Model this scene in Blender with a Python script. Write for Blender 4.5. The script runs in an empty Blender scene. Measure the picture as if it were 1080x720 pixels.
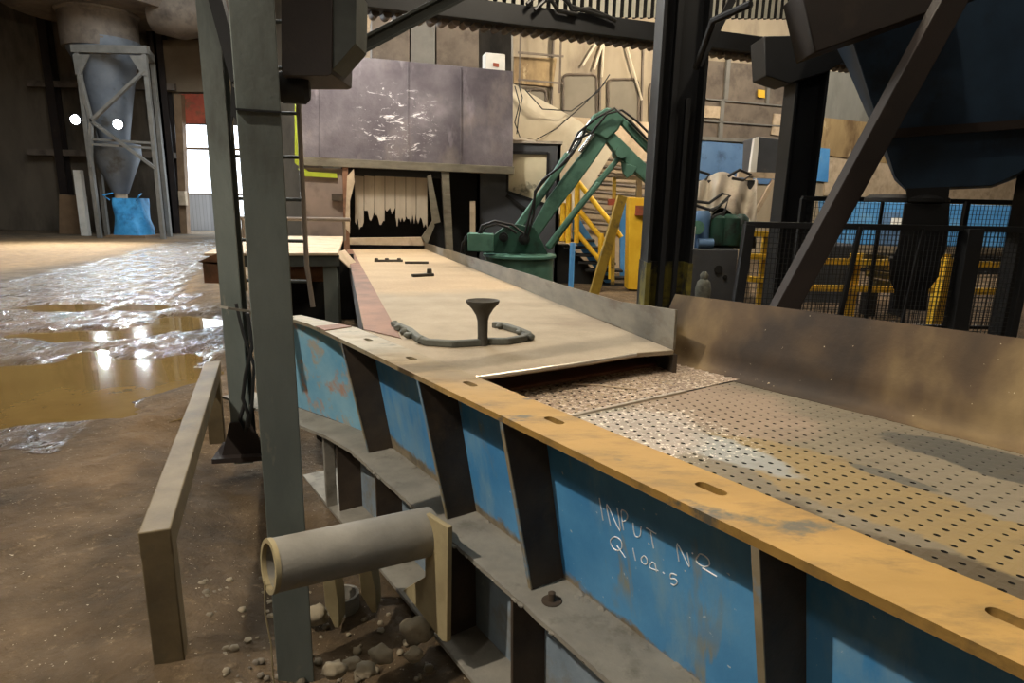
import bpy, bmesh, math, random
from mathutils import Vector as V, Matrix, noise
random.seed(7)
sc = bpy.context.scene
COL = sc.collection
# ------------------------------------------------------------------ camera model
F = 660.0; PITCH = math.atan(148/660); ROLL = math.radians(1.1); CH = 1.65
CAM = V((0, 0, CH))
_f = V((0, math.cos(PITCH), -math.sin(PITCH))); _u = V((0, math.sin(PITCH), math.cos(PITCH))); _r = V((1, 0, 0))
_c, _s = math.cos(ROLL), math.sin(ROLL)
R_ = _r*_c + _u*_s; U_ = _u*_c - _r*_s
def ray(px, py): return _f + R_*((px-540)/F) - U_*((py-360)/F)
def G(px, py, z=0.0):
    d = ray(px, py); return CAM + d*((z-CH)/d.z)
def P(px, py, Y):
    d = ray(px, py); return CAM + d*(Y/d.y)
def onpl(px, py, o, n):
    d = ray(px, py); return CAM + d*((o-CAM).dot(n)/d.dot(n))
def frame(px, py):
    L = ray(px, py).normalized(); S = L.cross(V((0, 0, 1))).normalized(); return L, S, S.cross(L)
ZU = V((0, 0, 1))
# the shaking deck's own frame (along, across, up) and the table's
L1, S1, N1 = frame(96, 231); O1 = G(800, 568, 1.05)
def D(l, s, n): return O1 + L1*l + S1*s + N1*n
L2, S2, N2 = frame(358, 226); T0 = onpl(671, 372, O1 - N1*.03, N2)
def TB(l, s, n): return T0 + L2*l + S2*s + N2*n
class VP:                                   # an upright plane somewhere in the hall
    def __init__(s, px, Y, d):
        s.o = P(px, 210, Y); s.d = V((d[0], d[1], 0)).normalized(); s.n = V((s.d.y, -s.d.x, 0))  # n looks at the viewer
    def __call__(s, px, py, off=0.0): return onpl(px, py, s.o, s.n) + s.n*off

# ------------------------------------------------------------------ mesh builder
class MB:
    def __init__(s): s.bm = bmesh.new()
    def poly(s, pts): return s.bm.faces.new([s.bm.verts.new(p) for p in pts])
    def prism(s, pts, vec):
        vec = V(vec); a = [s.bm.verts.new(p) for p in pts]; b = [s.bm.verts.new(V(p)+vec) for p in pts]
        s.bm.faces.new(a); s.bm.faces.new(b[::-1]); n = len(a)
        for i in range(n): s.bm.faces.new((a[i], b[i], b[(i+1) % n], a[(i+1) % n]))
        return s
    def box(s, c, sx, sy, sz, X=V((1, 0, 0)), Y=None, Z=ZU):
        X = V(X).normalized(); Z = V(Z).normalized(); Y = V(Y) if Y else Z.cross(X)
        c = V(c); q = [c + X*(a*sx/2) + Y*(b*sy/2) - Z*(sz/2) for a, b in ((-1, -1), (1, -1), (1, 1), (-1, 1))]
        return s.prism(q, Z*sz)
    def bar(s, p0, p1, w, h, up=ZU):
        p0, p1 = V(p0), V(p1); A = (p1-p0); n = A.length; A.normalize(); up = V(up)
        if abs(A.dot(up)) > .98: up = V((0, 1, 0))
        W = A.cross(up).normalized(); H = W.cross(A)
        q = [p0 + W*(a*w/2) + H*(b*h/2) for a, b in ((-1, -1), (1, -1), (1, 1), (-1, 1))]
        return s.prism(q, A*n)
    def ibeam(s, p0, p1, w, d, tf, tw, up):   # up: across the flanges
        p0, p1 = V(p0), V(p1); A = (p1-p0).normalized(); up = V(up); up = (up - A*up.dot(A)).normalized()
        for k in (-1, 1): s.bar(p0+up*(k*(d-tf)/2), p1+up*(k*(d-tf)/2), w, tf, up)
        return s.bar(p0, p1, tw, d-2*tf, up)
    def tube(s, pts, r, n=12, caps=True, squash=1.0):
        pts = [V(p) for p in pts]; m = len(pts); rs = r if isinstance(r, (list, tuple)) else [r]*m
        rings = []; ref = None
        for i, p in enumerate(pts):
            t = (pts[min(i+1, m-1)] - pts[max(i-1, 0)]).normalized()
            if ref is None: ref = t.orthogonal().normalized() if abs(t.z) > .95 else t.cross(ZU).normalized()
            ref = (ref - t*ref.dot(t)).normalized(); b = t.cross(ref)
            rings.append([s.bm.verts.new(p + ref*(rs[i]*math.cos(2*math.pi*k/n)) + b*(rs[i]*squash*math.sin(2*math.pi*k/n))) for k in range(n)])
        for a, b in zip(rings, rings[1:]):
            for k in range(n): s.bm.faces.new((a[k], a[(k+1) % n], b[(k+1) % n], b[k]))
        if caps: s.bm.faces.new(rings[0][::-1]); s.bm.faces.new(rings[-1])
        return s
    def lathe(s, c, prof, n=32, axis=ZU, caps=True):
        c = V(c); axis = V(axis).normalized(); x = axis.orthogonal().normalized(); y = axis.cross(x)
        rings = [[s.bm.verts.new(c + axis*z + x*(r*math.cos(2*math.pi*k/n)) + y*(r*math.sin(2*math.pi*k/n))) for k in range(n)] for r, z in prof]
        for a, b in zip(rings, rings[1:]):
            for k in range(n): s.bm.faces.new((a[k], a[(k+1) % n], b[(k+1) % n], b[k]))
        if caps: s.bm.faces.new(rings[0][::-1]); s.bm.faces.new(rings[-1])
        return s
    def pipe(s, p0, p1, ro, ri, n=28, k1=1.0):        # hollow, open at both ends
        p0, p1 = V(p0), V(p1); A = (p1-p0); x = A.normalized().orthogonal().normalized(); y = A.normalized().cross(x)
        def ring(p, r): return [s.bm.verts.new(p + x*(r*math.cos(2*math.pi*k/n)) + y*(r*math.sin(2*math.pi*k/n))) for k in range(n)]
        a, b, c, d = ring(p0, ro), ring(p1, ro*k1), ring(p1, ri*k1), ring(p0, ri)
        for u, w in ((a, b), (b, c), (c, d), (d, a)):
            for k in range(n): s.bm.faces.new((u[k], u[(k+1) % n], w[(k+1) % n], w[k]))
        return s
    def grid(s, fn, nu, nv):
        vs = [[s.bm.verts.new(fn(i/nu, j/nv)) for j in range(nv+1)] for i in range(nu+1)]
        for i in range(nu):
            for j in range(nv): s.bm.faces.new((vs[i][j], vs[i+1][j], vs[i+1][j+1], vs[i][j+1]))
        return s
    def sheet(s, fn, nu, nv, t):              # a curved plate with thickness: fn(u,v) -> (point, normal)
        a = [[fn(i/nu, j/nv) for j in range(nv+1)] for i in range(nu+1)]
        A = [[s.bm.verts.new(p) for p, q in row] for row in a]; B = [[s.bm.verts.new(p - q*t) for p, q in row] for row in a]
        for i in range(nu):
            for j in range(nv):
                s.bm.faces.new((A[i][j], A[i+1][j], A[i+1][j+1], A[i][j+1])); s.bm.faces.new((B[i][j], B[i][j+1], B[i+1][j+1], B[i+1][j]))
        for j in range(nv):
            s.bm.faces.new((A[0][j], A[0][j+1], B[0][j+1], B[0][j])); s.bm.faces.new((A[nu][j+1], A[nu][j], B[nu][j], B[nu][j+1]))
        for i in range(nu):
            s.bm.faces.new((A[i+1][0], A[i][0], B[i][0], B[i+1][0])); s.bm.faces.new((A[i][nv], A[i+1][nv], B[i+1][nv], B[i][nv]))
        return s
    def lump(s, c, rx, ry, rz, seed=0, sub=2, rough=.25):
        r = bmesh.ops.create_icosphere(s.bm, subdivisions=sub, radius=1.0)
        for v in r['verts']:
            k = 1 + rough*noise.noise(v.co*1.7 + V((seed*3.1, seed*1.7, 0))) + rough*.5*noise.noise(v.co*4 + V((seed, 0, seed)))
            v.co = V(c) + V((v.co.x*rx*k, v.co.y*ry*k, v.co.z*rz*k))
        return s
def obj(name, mb, m, parent=None, bev=0, smooth=35, recalc=True):
    bm = mb.bm if isinstance(mb, MB) else None
    if bm is not None:
        if recalc: bmesh.ops.recalc_face_normals(bm, faces=bm.faces)
        me = bpy.data.meshes.new(name); bm.to_mesh(me); bm.free()
    else: me = mb
    o = bpy.data.objects.new(name, me); COL.objects.link(o); me.materials.append(m)
    if parent is not None:
        off = V((0, 0, 0)); q = parent
        while q is not None: off += q.location; q = q.parent
        me.transform(Matrix.Translation(-off)); o.parent = parent
    else:
        cs = [v.co for v in me.vertices]; lo = V([min(c[i] for c in cs) for i in range(3)]); hi = V([max(c[i] for c in cs) for i in range(3)])
        b = V(((lo.x+hi.x)/2, (lo.y+hi.y)/2, lo.z)); me.transform(Matrix.Translation(-b)); o.location = b
    if smooth:
        me.polygons.foreach_set('use_smooth', [True]*len(me.polygons)); me.set_sharp_from_angle(angle=math.radians(smooth))
    if bev:
        md = o.modifiers.new('bevel', 'BEVEL'); md.width = bev; md.segments = 2; md.limit_method = 'ANGLE'; md.angle_limit = math.radians(50)
    return o
def tag(o, label, cat, group=None, kind=None):
    o['label'] = label; o['category'] = cat
    if group: o['group'] = group
    if kind: o['kind'] = kind
    return o
def thing(name, label, cat, loc, group=None):
    o = bpy.data.objects.new(name, None); COL.objects.link(o); o.location = V(loc); o.empty_display_size = .1
    return tag(o, label, cat, group)
def struct(name, mb, m, **k):
    o = obj(name, mb, m, **k); o['kind'] = 'structure'; o['label'] = k_lab.get(name, name.replace('_', ' ')); o['category'] = name.split('_')[0]; return o
k_lab = {'floor': 'muddy brown dirt floor of the hall, wet in the middle', 'wall_back': 'dark far wall behind the dust collector',
         'wall_left': 'dark wall on the left side of the hall', 'wall_right': 'dark wall on the right side of the hall',
         'wall_rear': 'wall behind the viewer', 'ceiling': 'dark hall ceiling high overhead', 'wall_side': 'grey and tan clad wall behind the machines on the right',
         'wall_return': 'dark return wall behind the soot stained hood', 'door_1': 'tall daylit doorway beside the dust collector'}
def copy_tree(o, parent=None):
    c = o.copy(); COL.objects.link(c)
    if parent is not None: c.parent = parent
    for ch in list(o.children): copy_tree(ch, c)
    return c
def plate2d(outer, holes, thick, X, Y, Nn, org):     # flat plate with real holes; coordinates along X, Y
    cu = bpy.data.curves.new('plate', 'CURVE'); cu.dimensions = '2D'; cu.fill_mode = 'BOTH'; cu.extrude = thick/2
    for loop in [outer]+holes:
        sp = cu.splines.new('POLY'); sp.points.add(len(loop)-1)
        for q, (a, b) in zip(sp.points, loop): q.co = (a, b, 0, 1)
        sp.use_cyclic_u = True
    o = bpy.data.objects.new('plate', cu); COL.objects.link(o)
    me = bpy.data.meshes.new_from_object(o.evaluated_get(bpy.context.evaluated_depsgraph_get()))
    bpy.data.objects.remove(o); bpy.data.curves.remove(cu)
    me.transform(Matrix(((X.x, Y.x, Nn.x, org.x), (X.y, Y.y, Nn.y, org.y), (X.z, Y.z, Nn.z, org.z), (0, 0, 0, 1))))
    me.materials.clear()
    return me
def smoothstep(a, b, x):
    t = max(0, min(1, (x-a)/(b-a))); return t*t*(3-2*t)

# ------------------------------------------------------------------ materials
def lin(h):
    if not isinstance(h, str): return (*h, 1)
    h = h.lstrip('#'); f = lambda v: v/12.92 if v <= .04045 else ((v+.055)/1.055)**2.4
    return tuple(f(int(h[i:i+2], 16)/255) for i in (0, 2, 4)) + (1,)
class NT:
    def __init__(s, name):
        s.m = bpy.data.materials.new(name); s.m.use_nodes = True; s.t = s.m.node_tree; s.n = s.t.nodes
        s.b = s.n['Principled BSDF']; s.co = s.n.new('ShaderNodeTexCoord').outputs['Object']
    def node(s, ty, **kw):
        x = s.n.new(ty)
        for k, v in kw.items(): setattr(x, k, v)
        return x
    def put(s, sock, v):
        if isinstance(v, bpy.types.NodeSocket): s.t.links.new(v, sock)
        else: sock.default_value = v
    def mapping(s, scale=(1, 1, 1), rotz=0, loc=(0, 0, 0)):
        x = s.node('ShaderNodeMapping'); s.put(x.inputs['Vector'], s.co); x.inputs['Scale'].default_value = scale
        x.inputs['Rotation'].default_value = (0, 0, rotz); x.inputs['Location'].default_value = loc; return x.outputs[0]
    def noise(s, scale, vec=None, detail=6, rough=.6, dist=0.0):
        x = s.node('ShaderNodeTexNoise'); s.put(x.inputs['Vector'], vec or s.co); x.inputs['Scale'].default_value = scale
        x.inputs['Detail'].default_value = detail; x.inputs['Roughness'].default_value = rough; x.inputs['Distortion'].default_value = dist
        return x.outputs['Fac']
    def ramp(s, fac, stops):
        x = s.node('ShaderNodeValToRGB'); s.put(x.inputs[0], fac); e = x.color_ramp.elements
        while len(e) < len(stops): e.new(.5)
        for k, (p, c) in zip(e, stops): k.position = p; k.color = lin(c) if isinstance(c, str) else (c, c, c, 1)
        return x.outputs[0]
    def mix(s, f, a, b):
        x = s.node('ShaderNodeMix', data_type='RGBA'); s.put(x.inputs[0], f)
        s.put(x.inputs[6], lin(a) if isinstance(a, str) else a); s.put(x.inputs[7], lin(b) if isinstance(b, str) else b); return x.outputs[2]
    def math(s, op, a, b=0.0, c=0.0):
        x = s.node('ShaderNodeMath', operation=op); s.put(x.inputs[0], a); s.put(x.inputs[1], b)
        if op in ('MULTIPLY_ADD',): s.put(x.inputs[2], c)
        return x.outputs[0]
    def bump(s, h, strength=.3, dist=.01):
        x = s.node('ShaderNodeBump'); s.put(x.inputs['Height'], h); x.inputs['Strength'].default_value = strength; x.inputs['Distance'].default_value = dist
        s.t.links.new(x.outputs[0], s.b.inputs['Normal'])
    def done(s, col, rough=.7, metal=0.0, spec=None):
        s.put(s.b.inputs['Base Color'], lin(col) if isinstance(col, str) else col); s.put(s.b.inputs['Roughness'], rough); s.put(s.b.inputs['Metallic'], metal)
        if spec is not None: s.b.inputs['Specular IOR Level'].default_value = spec
        return s.m
def mat(name, a, b, scale=3, rough=.7, metal=0.0, bump=.25, c=None, cs=1.2, ct=(.5, .6), stretch=(1, 1, 1), rotz=0, ct2=None, c2=None, c2s=5, bs=60, bd=.006, spec=None):
    t = NT(name); v = t.mapping(stretch, rotz)
    col = t.ramp(t.noise(scale, v, 8), [(.32, a), (.68, b)])
    if c: col = t.mix(t.ramp(t.noise(cs, t.mapping(stretch, rotz, (3, 7, 1)), 7, .65), [(ct[0], 0.0), (ct[1], 1.0)]), col, c)
    if c2: col = t.mix(t.ramp(t.noise(c2s, t.mapping(stretch, rotz, (9, 2, 5)), 7, .7), [(ct2[0], 0.0), (ct2[1], 1.0)]), col, c2)
    if bump: t.bump(t.noise(bs, None, 5, .65), bump, bd)
    return t.done(col, rough, metal, spec)
def emit(name, col, st):
    t = NT(name); t.b.inputs['Emission Color'].default_value = lin(col); t.b.inputs['Emission Strength'].default_value = st; return t.done(col)
RZ1 = -math.atan2(L1.y, L1.x); RZ2 = -math.atan2(L2.y, L2.x)
M = {}
def rail_mat():
    t = NT('worn yellow brown steel'); v = t.mapping((1, 1, 1), RZ1)
    col = t.ramp(t.noise(5, t.mapping((.35, 1, 1), RZ1), 8), [(.32, '#8f6f35'), (.68, '#ae894a')])
    col = t.mix(t.ramp(t.noise(3.2, t.mapping((.4, 1, 1), RZ1, (1, 2, 3)), 8, .65), [(.55, 0.0), (.66, 1.0)]), col, '#7c6036')
    x = t.node('ShaderNodeSeparateXYZ'); t.put(x.inputs[0], v)     # dust lies thicker towards the far end
    f = t.ramp(t.math('MULTIPLY_ADD', t.math('ADD', x.outputs[0], t.math('MULTIPLY', t.noise(2.5), .9)), .4, -.05), [(.3, 0.0), (.75, 1.0)])
    col = t.mix(f, col, t.ramp(t.noise(6, None, 7), [(.35, '#7d7663'), (.7, '#978d76')]))
    col = t.mix(t.math('MULTIPLY', t.ramp(t.noise(9, t.mapping((.35, 1, 1), RZ1, (6, 1, 2)), 8, .7), [(.5, 0.0), (.64, 1.0)]), .7), col, '#6f5a36')
    col = t.mix(t.ramp(t.noise(7, t.mapping((.6, 1, 1), RZ1, (4, 4, 4)), 6, .6), [(.60, 0.0), (.66, 1.0)]), col, '#5d574a')
    t.bump(t.noise(60, None, 5, .7), .3, .004); return t.done(col, .6, .1)
M['yellow_rust'] = rail_mat()
def blue_mat():
    t = NT('scuffed blue paint')
    col = t.ramp(t.noise(2.5, None, 8), [(.32, '#3a7fb6'), (.68, '#5c9fd0')])
    col = t.mix(t.math('MULTIPLY', t.ramp(t.noise(3.2, t.mapping((1, 1, .35)), 8, .65), [(.52, 0.0), (.68, 1.0)]), .8), col, '#86a9ba')
    run = t.ramp(t.noise(9, t.mapping((1.2, 1.2, .12), 0, (2, 5, 1)), 5, .6, .3), [(.57, 0.0), (.64, 1.0)])      # dried runs down the plate
    col = t.mix(t.math('MULTIPLY', run, t.ramp(t.noise(1.6, t.mapping((1, 1, 1), 0, (8, 8, 8)), 4), [(.5, 0.0), (.6, .8)])), col, '#8f8a6a')
    col = t.mix(t.ramp(t.noise(40, None, 4, .6), [(.70, 0.0), (.73, 1.0)]), col, '#c4cdd0')
    x = t.node('ShaderNodeSeparateXYZ'); t.put(x.inputs[0], t.co)                                               # dirt and bare metal along the foot weld
    ft = t.ramp(t.math('MULTIPLY_ADD', t.noise(9, None, 7, .7), -.14, x.outputs[2]), [(.415, 1.0), (.44, 0.0)])
    col = t.mix(ft, col, t.ramp(t.noise(14, None, 5), [(.4, '#8d7f68'), (.6, '#6b6354')]))
    t.bump(t.noise(60, None, 5, .65), .2, .004); return t.done(col, .5, 0)
M['blue'] = blue_mat()
M['blue_peel'] = mat('peeling blue paint', '#5d9dc2', '#8fbccf', 3, .6, 0, .3, '#b0907e', 2.2, (.55, .6), (1, 1, 1), 0, (.55, .62), '#a5a39a', 5)
M['edge'] = mat('worn pale steel edge', '#84785f', '#a0947c', 8, .6, .2, .2, '#7a95a8', 5, (.5, .6))
M['rib'] = mat('dark brown grimy steel', '#332a22', '#4a3d2f', 6, .75, 0, .3, '#5d4a33', 3, (.6, .75))
M['dust'] = mat('grey dusty steel', '#77736a', '#8e897d', 7, .9, 0, .45, '#5c574d', 4, (.58, .72), bs=45)
M['lowblue'] = mat('dust covered blue grey steel', '#6c7a86', '#8997a2', 4, .8, 0, .3, '#7a776e', 3, (.52, .64), c2='#a9b3b8', ct2=(.62, .7), c2s=8)
M['beige'] = mat('beige dust crust', '#8b7d5c', '#a2946f', 6, .9, 0, .4, '#77705d', 3, (.55, .7), bs=40)
def guard_mat():
    t = NT('brown scoured steel plate')
    col = t.ramp(t.noise(1.25, t.mapping((1, 1, .7), 0, (1.5, .3, 0)), 5, .5, .4), [(.42, '#2f2418'), (.5, '#524029'), (.60, '#86704a')])
    col = t.mix(t.math('MULTIPLY', t.ramp(t.noise(5, t.mapping((1, 1, .5)), 8, .7), [(.45, 0.0), (.7, 1.0)]), .45), col, '#4a3824')
    col = t.mix(t.ramp(t.noise(45, None, 3, .6), [(.72, 0.0), (.75, 1.0)]), col, '#b5a585')
    t.bump(t.noise(50, None, 5, .65), .2, .004); return t.done(col, .72, 0, .3)
M['guard'] = guard_mat()
M['tguard'] = mat('bare dull steel plate', '#6d675a', '#8a8372', 5, .5, .45, .15, '#5d4b38', 2.5, (.56, .7), (.6, .6, 2), 0)
M['dark'] = mat('near black painted steel', '#0e0f11', '#17191c', 3, .6, .1, .15, '#1f1c19', 2, (.6, .75))
M['darkbrown'] = mat('dark rusty brown steel', '#1a1310', '#271c16', 2, .75, 0, .2, '#33281f', 2, (.6, .75))
M['post'] = mat('dull grey green paint', '#5f6763', '#747b76', 5, .6, .1, .2, '#4b4c47', 2, (.55, .7), (1, 1, .3), 0, (.64, .74), '#85857a', 9)
M['postdark'] = mat('dark grey green steel', '#2d302d', '#3c403b', 4, .7, 0, .2)
M['rust'] = mat('rust brown steel', '#6a4a36', '#8a634a', 4, .7, .1, .3, '#55402f', 2, (.55, .7))
M['rail'] = mat('dirty tan box section', '#594d37', '#736448', 5, .7, .1, .25, '#57503f', 3, (.55, .7), c2='#c9c0a8', ct2=(.7, .74), c2s=12)
M['cast'] = mat('raw grey cast iron', '#55564f', '#6d6d64', 12, .8, .2, .6, '#46453f', 6, (.55, .7), bs=90)
M['castdark'] = mat('dark cast iron', '#3d3a34', '#4e4a42', 12, .8, .2, .5)
M['pale'] = mat('pale dusty sheet', '#a8957b', '#c4b096', 4, .85, 0, .25, '#8b7a66', 2, (.55, .7))
M['rubber'] = mat('pale dusty rubber flap', '#a09584', '#bdb09c', 3, .85, 0, .2, '#71695c', 3, (.5, .7), (1, 1, .25))
M['black'] = mat('soot black and painted shade', '#0c0b0a', '#171513', 4, .9, 0, .2)  # also the painted shade in deck holes and sheet valleys
M['cabin'] = mat('dark grey painted cabin', '#3d3f44', '#4b4e53', 2, .5, .1, .1, '#5a5852', 2, (.6, .75))
M['green'] = mat('green machine enamel', '#4a7163', '#5e8a7a', 3, .5, .1, .15, '#35574b', 2, (.55, .7), c2='#6f8577', ct2=(.63, .72), c2s=6)
M['greendark'] = mat('oily dark green', '#1f3d33', '#2c5245', 5, .5, .1, .3, '#191c1a', 3, (.5, .65))
M['yellow'] = mat('yellow safety paint', '#d3a21c', '#e8bd35', 3, .5, 0, .1, '#8f722c', 3, (.62, .74))
M['yellowdirty'] = mat('grimy yellow paint', '#8a6f1d', '#b0902c', 5, .6, 0, .2, '#4b4020', 3, (.5, .62))
M['yellowgreen'] = mat('flaking yellow green paint', '#4f4a16', '#776c22', 6, .7, 0, .3, '#1f1e18', 3, (.46, .56))
M['lime'] = mat('fluorescent yellow strip', '#8d981c', '#a5b028', 4, .6, 0, .1, '#6b6a2a', 3, (.6, .7))
M['bluewall'] = mat('bright blue sheeting', '#3f82bf', '#5b9bd2', 1, .6, 0, .1, '#7aa6c8', 1, (.55, .7))
M['bluegrey'] = mat('muted blue sheeting', '#4a6b93', '#5f80a6', 1, .6, 0, .1, '#39506e', 1.4, (.55, .7))
M['hopper'] = mat('dark blue hopper paint', '#182a3c', '#22384d', 2, .55, .1, .1, '#121c26', 1.5, (.55, .7))
M['white'] = mat('off white enamel', '#c9c6bd', '#dad7cf', 3, .5, 0, .1, '#98948a', 3, (.62, .74))
M['tarp'] = mat('dusty off white tarpaulin', '#a79d8d', '#c4b9a8', 3, .85, 0, .3, '#8b8172', 2, (.55, .7))
M['sheet'] = mat('creamy tarpaulin sheet', '#c2b69d', '#d8cdb6', 1.5, .85, 0, .2, '#a1957d', 1.2, (.58, .72))
M['hose'] = mat('black rubber hose', '#141414', '#1f1f1e', 5, .45, 0, .1)
M['chrome'] = mat('chrome rod', '#c9cbca', '#dedfdd', 5, .2, .9, 0)
M['wire'] = mat('dark wire', '#1d1e1f', '#292a2b', 5, .6, .2, 0)
M['duct'] = mat('grey blue duct paint', '#5a6068', '#6b7178', 2, .55, .1, .1, '#4b4a46', 1.5, (.55, .7))
M['ductbrown'] = mat('brown grey duct', '#5e5348', '#73675a', 2, .7, 0, .15, '#433a32', 1.5, (.5, .7))
M['grey'] = mat('light grey steelwork', '#66645e', '#7b7871', 3, .6, .1, .1, '#6a655c', 3, (.55, .7))
M['bagblue'] = mat('blue woven bag', '#2f86c0', '#4aa2da', 4, .6, 0, .4, '#2a6da0', 3, (.5, .65))
M['red'] = mat('faded red shutter', '#8a3b28', '#a84e34', 3, .7, 0, .2, '#6a4a2f', 2, (.5, .65))
M['chalk'] = mat('white chalk', '#dfe3e4', '#f4f6f6', 30, .9, 0, 0)
M['cladwall'] = mat('grimy wall cladding', '#584f43', '#6d6253', .7, .85, 0, .2, '#40392f', .5, (.5, .68), (1, 1, .4))
M['cladtan'] = mat('beige panel cladding', '#8d806c', '#a3967f', 1.2, .8, 0, .15, '#75695a', .8, (.5, .7), (1, 1, .4))
M['cladgrey'] = mat('grey metal cladding', '#77766f', '#8f8e86', 1.0, .6, .1, .1, '#5f5c54', .7, (.5, .7), (1, 1, .4))
M['cladrust'] = mat('rusty tan cladding', '#8b7450', '#a89066', 1.2, .75, 0, .15, '#6a5438', .9, (.48, .62), (1, 1, .5), c2='#c4b08a', ct2=(.6, .7), c2s=2)
M['cladpanel'] = mat('dull grey inset panel', '#6f685a', '#7d7566', 1.5, .75, 0, .1)
M['corr'] = mat('pale corrugated sheet', '#9b998b', '#b5b3a5', 2, .6, .1, .1, '#7f7c6e', 1.2, (.55, .7))
M['rock'] = mat('dusty rock', '#7b705c', '#948870', 6, .9, 0, .6, '#5c5346', 3, (.5, .65), bs=30)
M['brick'] = mat('whitewashed masonry', '#b5b9c0', '#c8ccd2', 3, .8, 0, .3)
M['timber'] = mat('brown timber post', '#6c563f', '#80674c', 3, .8, 0, .2)
M['glassy'] = mat('pane with painted reflection', '#c4ba9c', '#ded5b8', 1.2, .12, 0, 0, '#8f8a78', 1.3, (.6, .64))  # cream reflection painted into the pane colour
M['worn'] = mat('worn bright steel edge', '#b8b0a2', '#d2cbbf', 8, .35, .7, .1)
M['paper'] = mat('white notice card', '#dcdcd8', '#e8e8e4', 2, .6, 0, 0)
def table_mat():
    t = NT('sandy table top'); v = t.mapping((1, 1, 1), RZ2)
    base = t.ramp(t.noise(2.2, t.mapping((.5, 1, 1), RZ2), 9, .6), [(.3, '#a48d6e'), (.7, '#c0a785')])
    fine = t.noise(70, None, 3, .7); base = t.mix(t.ramp(fine, [(.35, 1.0), (.6, 0.0)]), base, '#9c8767')
    # the near two and a half metres carry a coat of grey dust
    x = t.node('ShaderNodeSeparateXYZ'); t.put(x.inputs[0], v)
    edge = t.math('ADD', x.outputs[0], t.math('MULTIPLY', t.noise(1.4, None, 4), 1.0))
    f = t.ramp(t.math('MULTIPLY_ADD', edge, .5, 1.3), [(.45, 1.0), (.62, 0.0)])
    base = t.mix(t.math('MULTIPLY', f, .75), base, t.ramp(t.noise(4, None, 8), [(.35, '#847a68'), (.7, '#9c917d')]))
    st = t.ramp(t.noise(1.1, t.mapping((.4, 1.3, 1), RZ2, (4, 1, 0)), 8, .65), [(.56, 0.0), (.72, 1.0)])
    base = t.mix(t.math('MULTIPLY', st, .55), base, '#6a5a47')
    t.bump(t.noise(90, None, 5, .7), .35, .006); return t.done(base, .85, 0)
M['table'] = table_mat()
def deck_mat():
    t = NT('scoured perforated plate'); rot = t.mapping((1, 1, 1), RZ1)
    def patch(l, s, a, b, wob=.9, sc_=2.5, edge=.12, seed=0):       # a tone patch with a ragged edge, laid out on the plate
        m = t.node('ShaderNodeMapping'); t.put(m.inputs['Vector'], rot); m.inputs['Scale'].default_value = (1/a, 1/b, .0)
        m.inputs['Location'].default_value = (-(l-.5)/a, (s-.6)/b, 0)
        g = t.node('ShaderNodeVectorMath', operation='LENGTH'); t.put(g.inputs[0], m.outputs[0])
        d = t.math('ADD', g.outputs['Value'], t.math('MULTIPLY_ADD', t.noise(sc_, t.mapping((.5, 1.4, 1), RZ1, (seed, seed*2, 0)), 7, .65), wob*2, -wob))
        return t.ramp(d, [(.75, 1.0), (.75+edge, 0.0)])
    st = t.mapping((.35, 1, 1), RZ1)
    col = t.ramp(t.noise(2.0, st, 8, .6), [(.3, '#5f5646'), (.5, '#746a56'), (.7, '#857a64')])
    col = t.mix(patch(1.0, 1.0, .5, .35, .6, 3, .4, 9), col, '#8d7a66')
    col = t.mix(patch(.22, .70, .75, .20, .7, 3, .08, 2), col, '#857149')
    col = t.mix(patch(.62, .64, .32, .11, .6, 4, .15, 3), col, '#8f908a')
    col = t.mix(patch(-.12, .36, .62, .20, .6, 3, .10, 1), col, '#4a3f2b')  # darker brown patch on the near deck beside the rail
    col = t.mix(patch(.9, .5, .30, .3, .7, 3, .3, 4), col, '#a1968a')
    col = t.mix(patch(.05, 1.22, .42, .17, .5, 3, .06, 5), col, '#46443c')
    col = t.mix(patch(.2, .86, .16, .035, .4, 5, .1, 6), col, '#524e44')
    col = t.mix(t.math('MULTIPLY', t.ramp(t.noise(7, st, 7, .7), [(.5, 0.0), (.7, 1.0)]), .5), col, '#574d3c')
    spk = t.math('MULTIPLY', t.ramp(t.noise(60, None, 3, .7), [(.56, 0.0), (.64, 1.0)]), patch(.95, .55, .45, .4, .5, 3, .5, 7))
    col = t.mix(spk, col, '#efe6d6')
    t.bump(t.noise(60, None, 5, .7), .3, .004); return t.done(col, .55, .1)
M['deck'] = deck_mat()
def deckred_mat():
    t = NT('brown gritty perforated plate')
    col = t.ramp(t.noise(3.0, None, 8, .6), [(.3, '#7d6a58'), (.7, '#a38d75')])
    col = t.mix(t.ramp(t.noise(55, None, 3, .75), [(.52, 0.0), (.6, 1.0)]), col, '#d2c3ae')
    col = t.mix(t.ramp(t.noise(38, t.mapping((1, 1, 1), 0, (3, 3, 3)), 3, .7), [(.56, 0.0), (.64, 1.0)]), col, '#52392c')
    t.bump(t.noise(60, None, 5, .7), .4, .005); return t.done(col, .6, .1)
M['deckred'] = deckred_mat()
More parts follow.
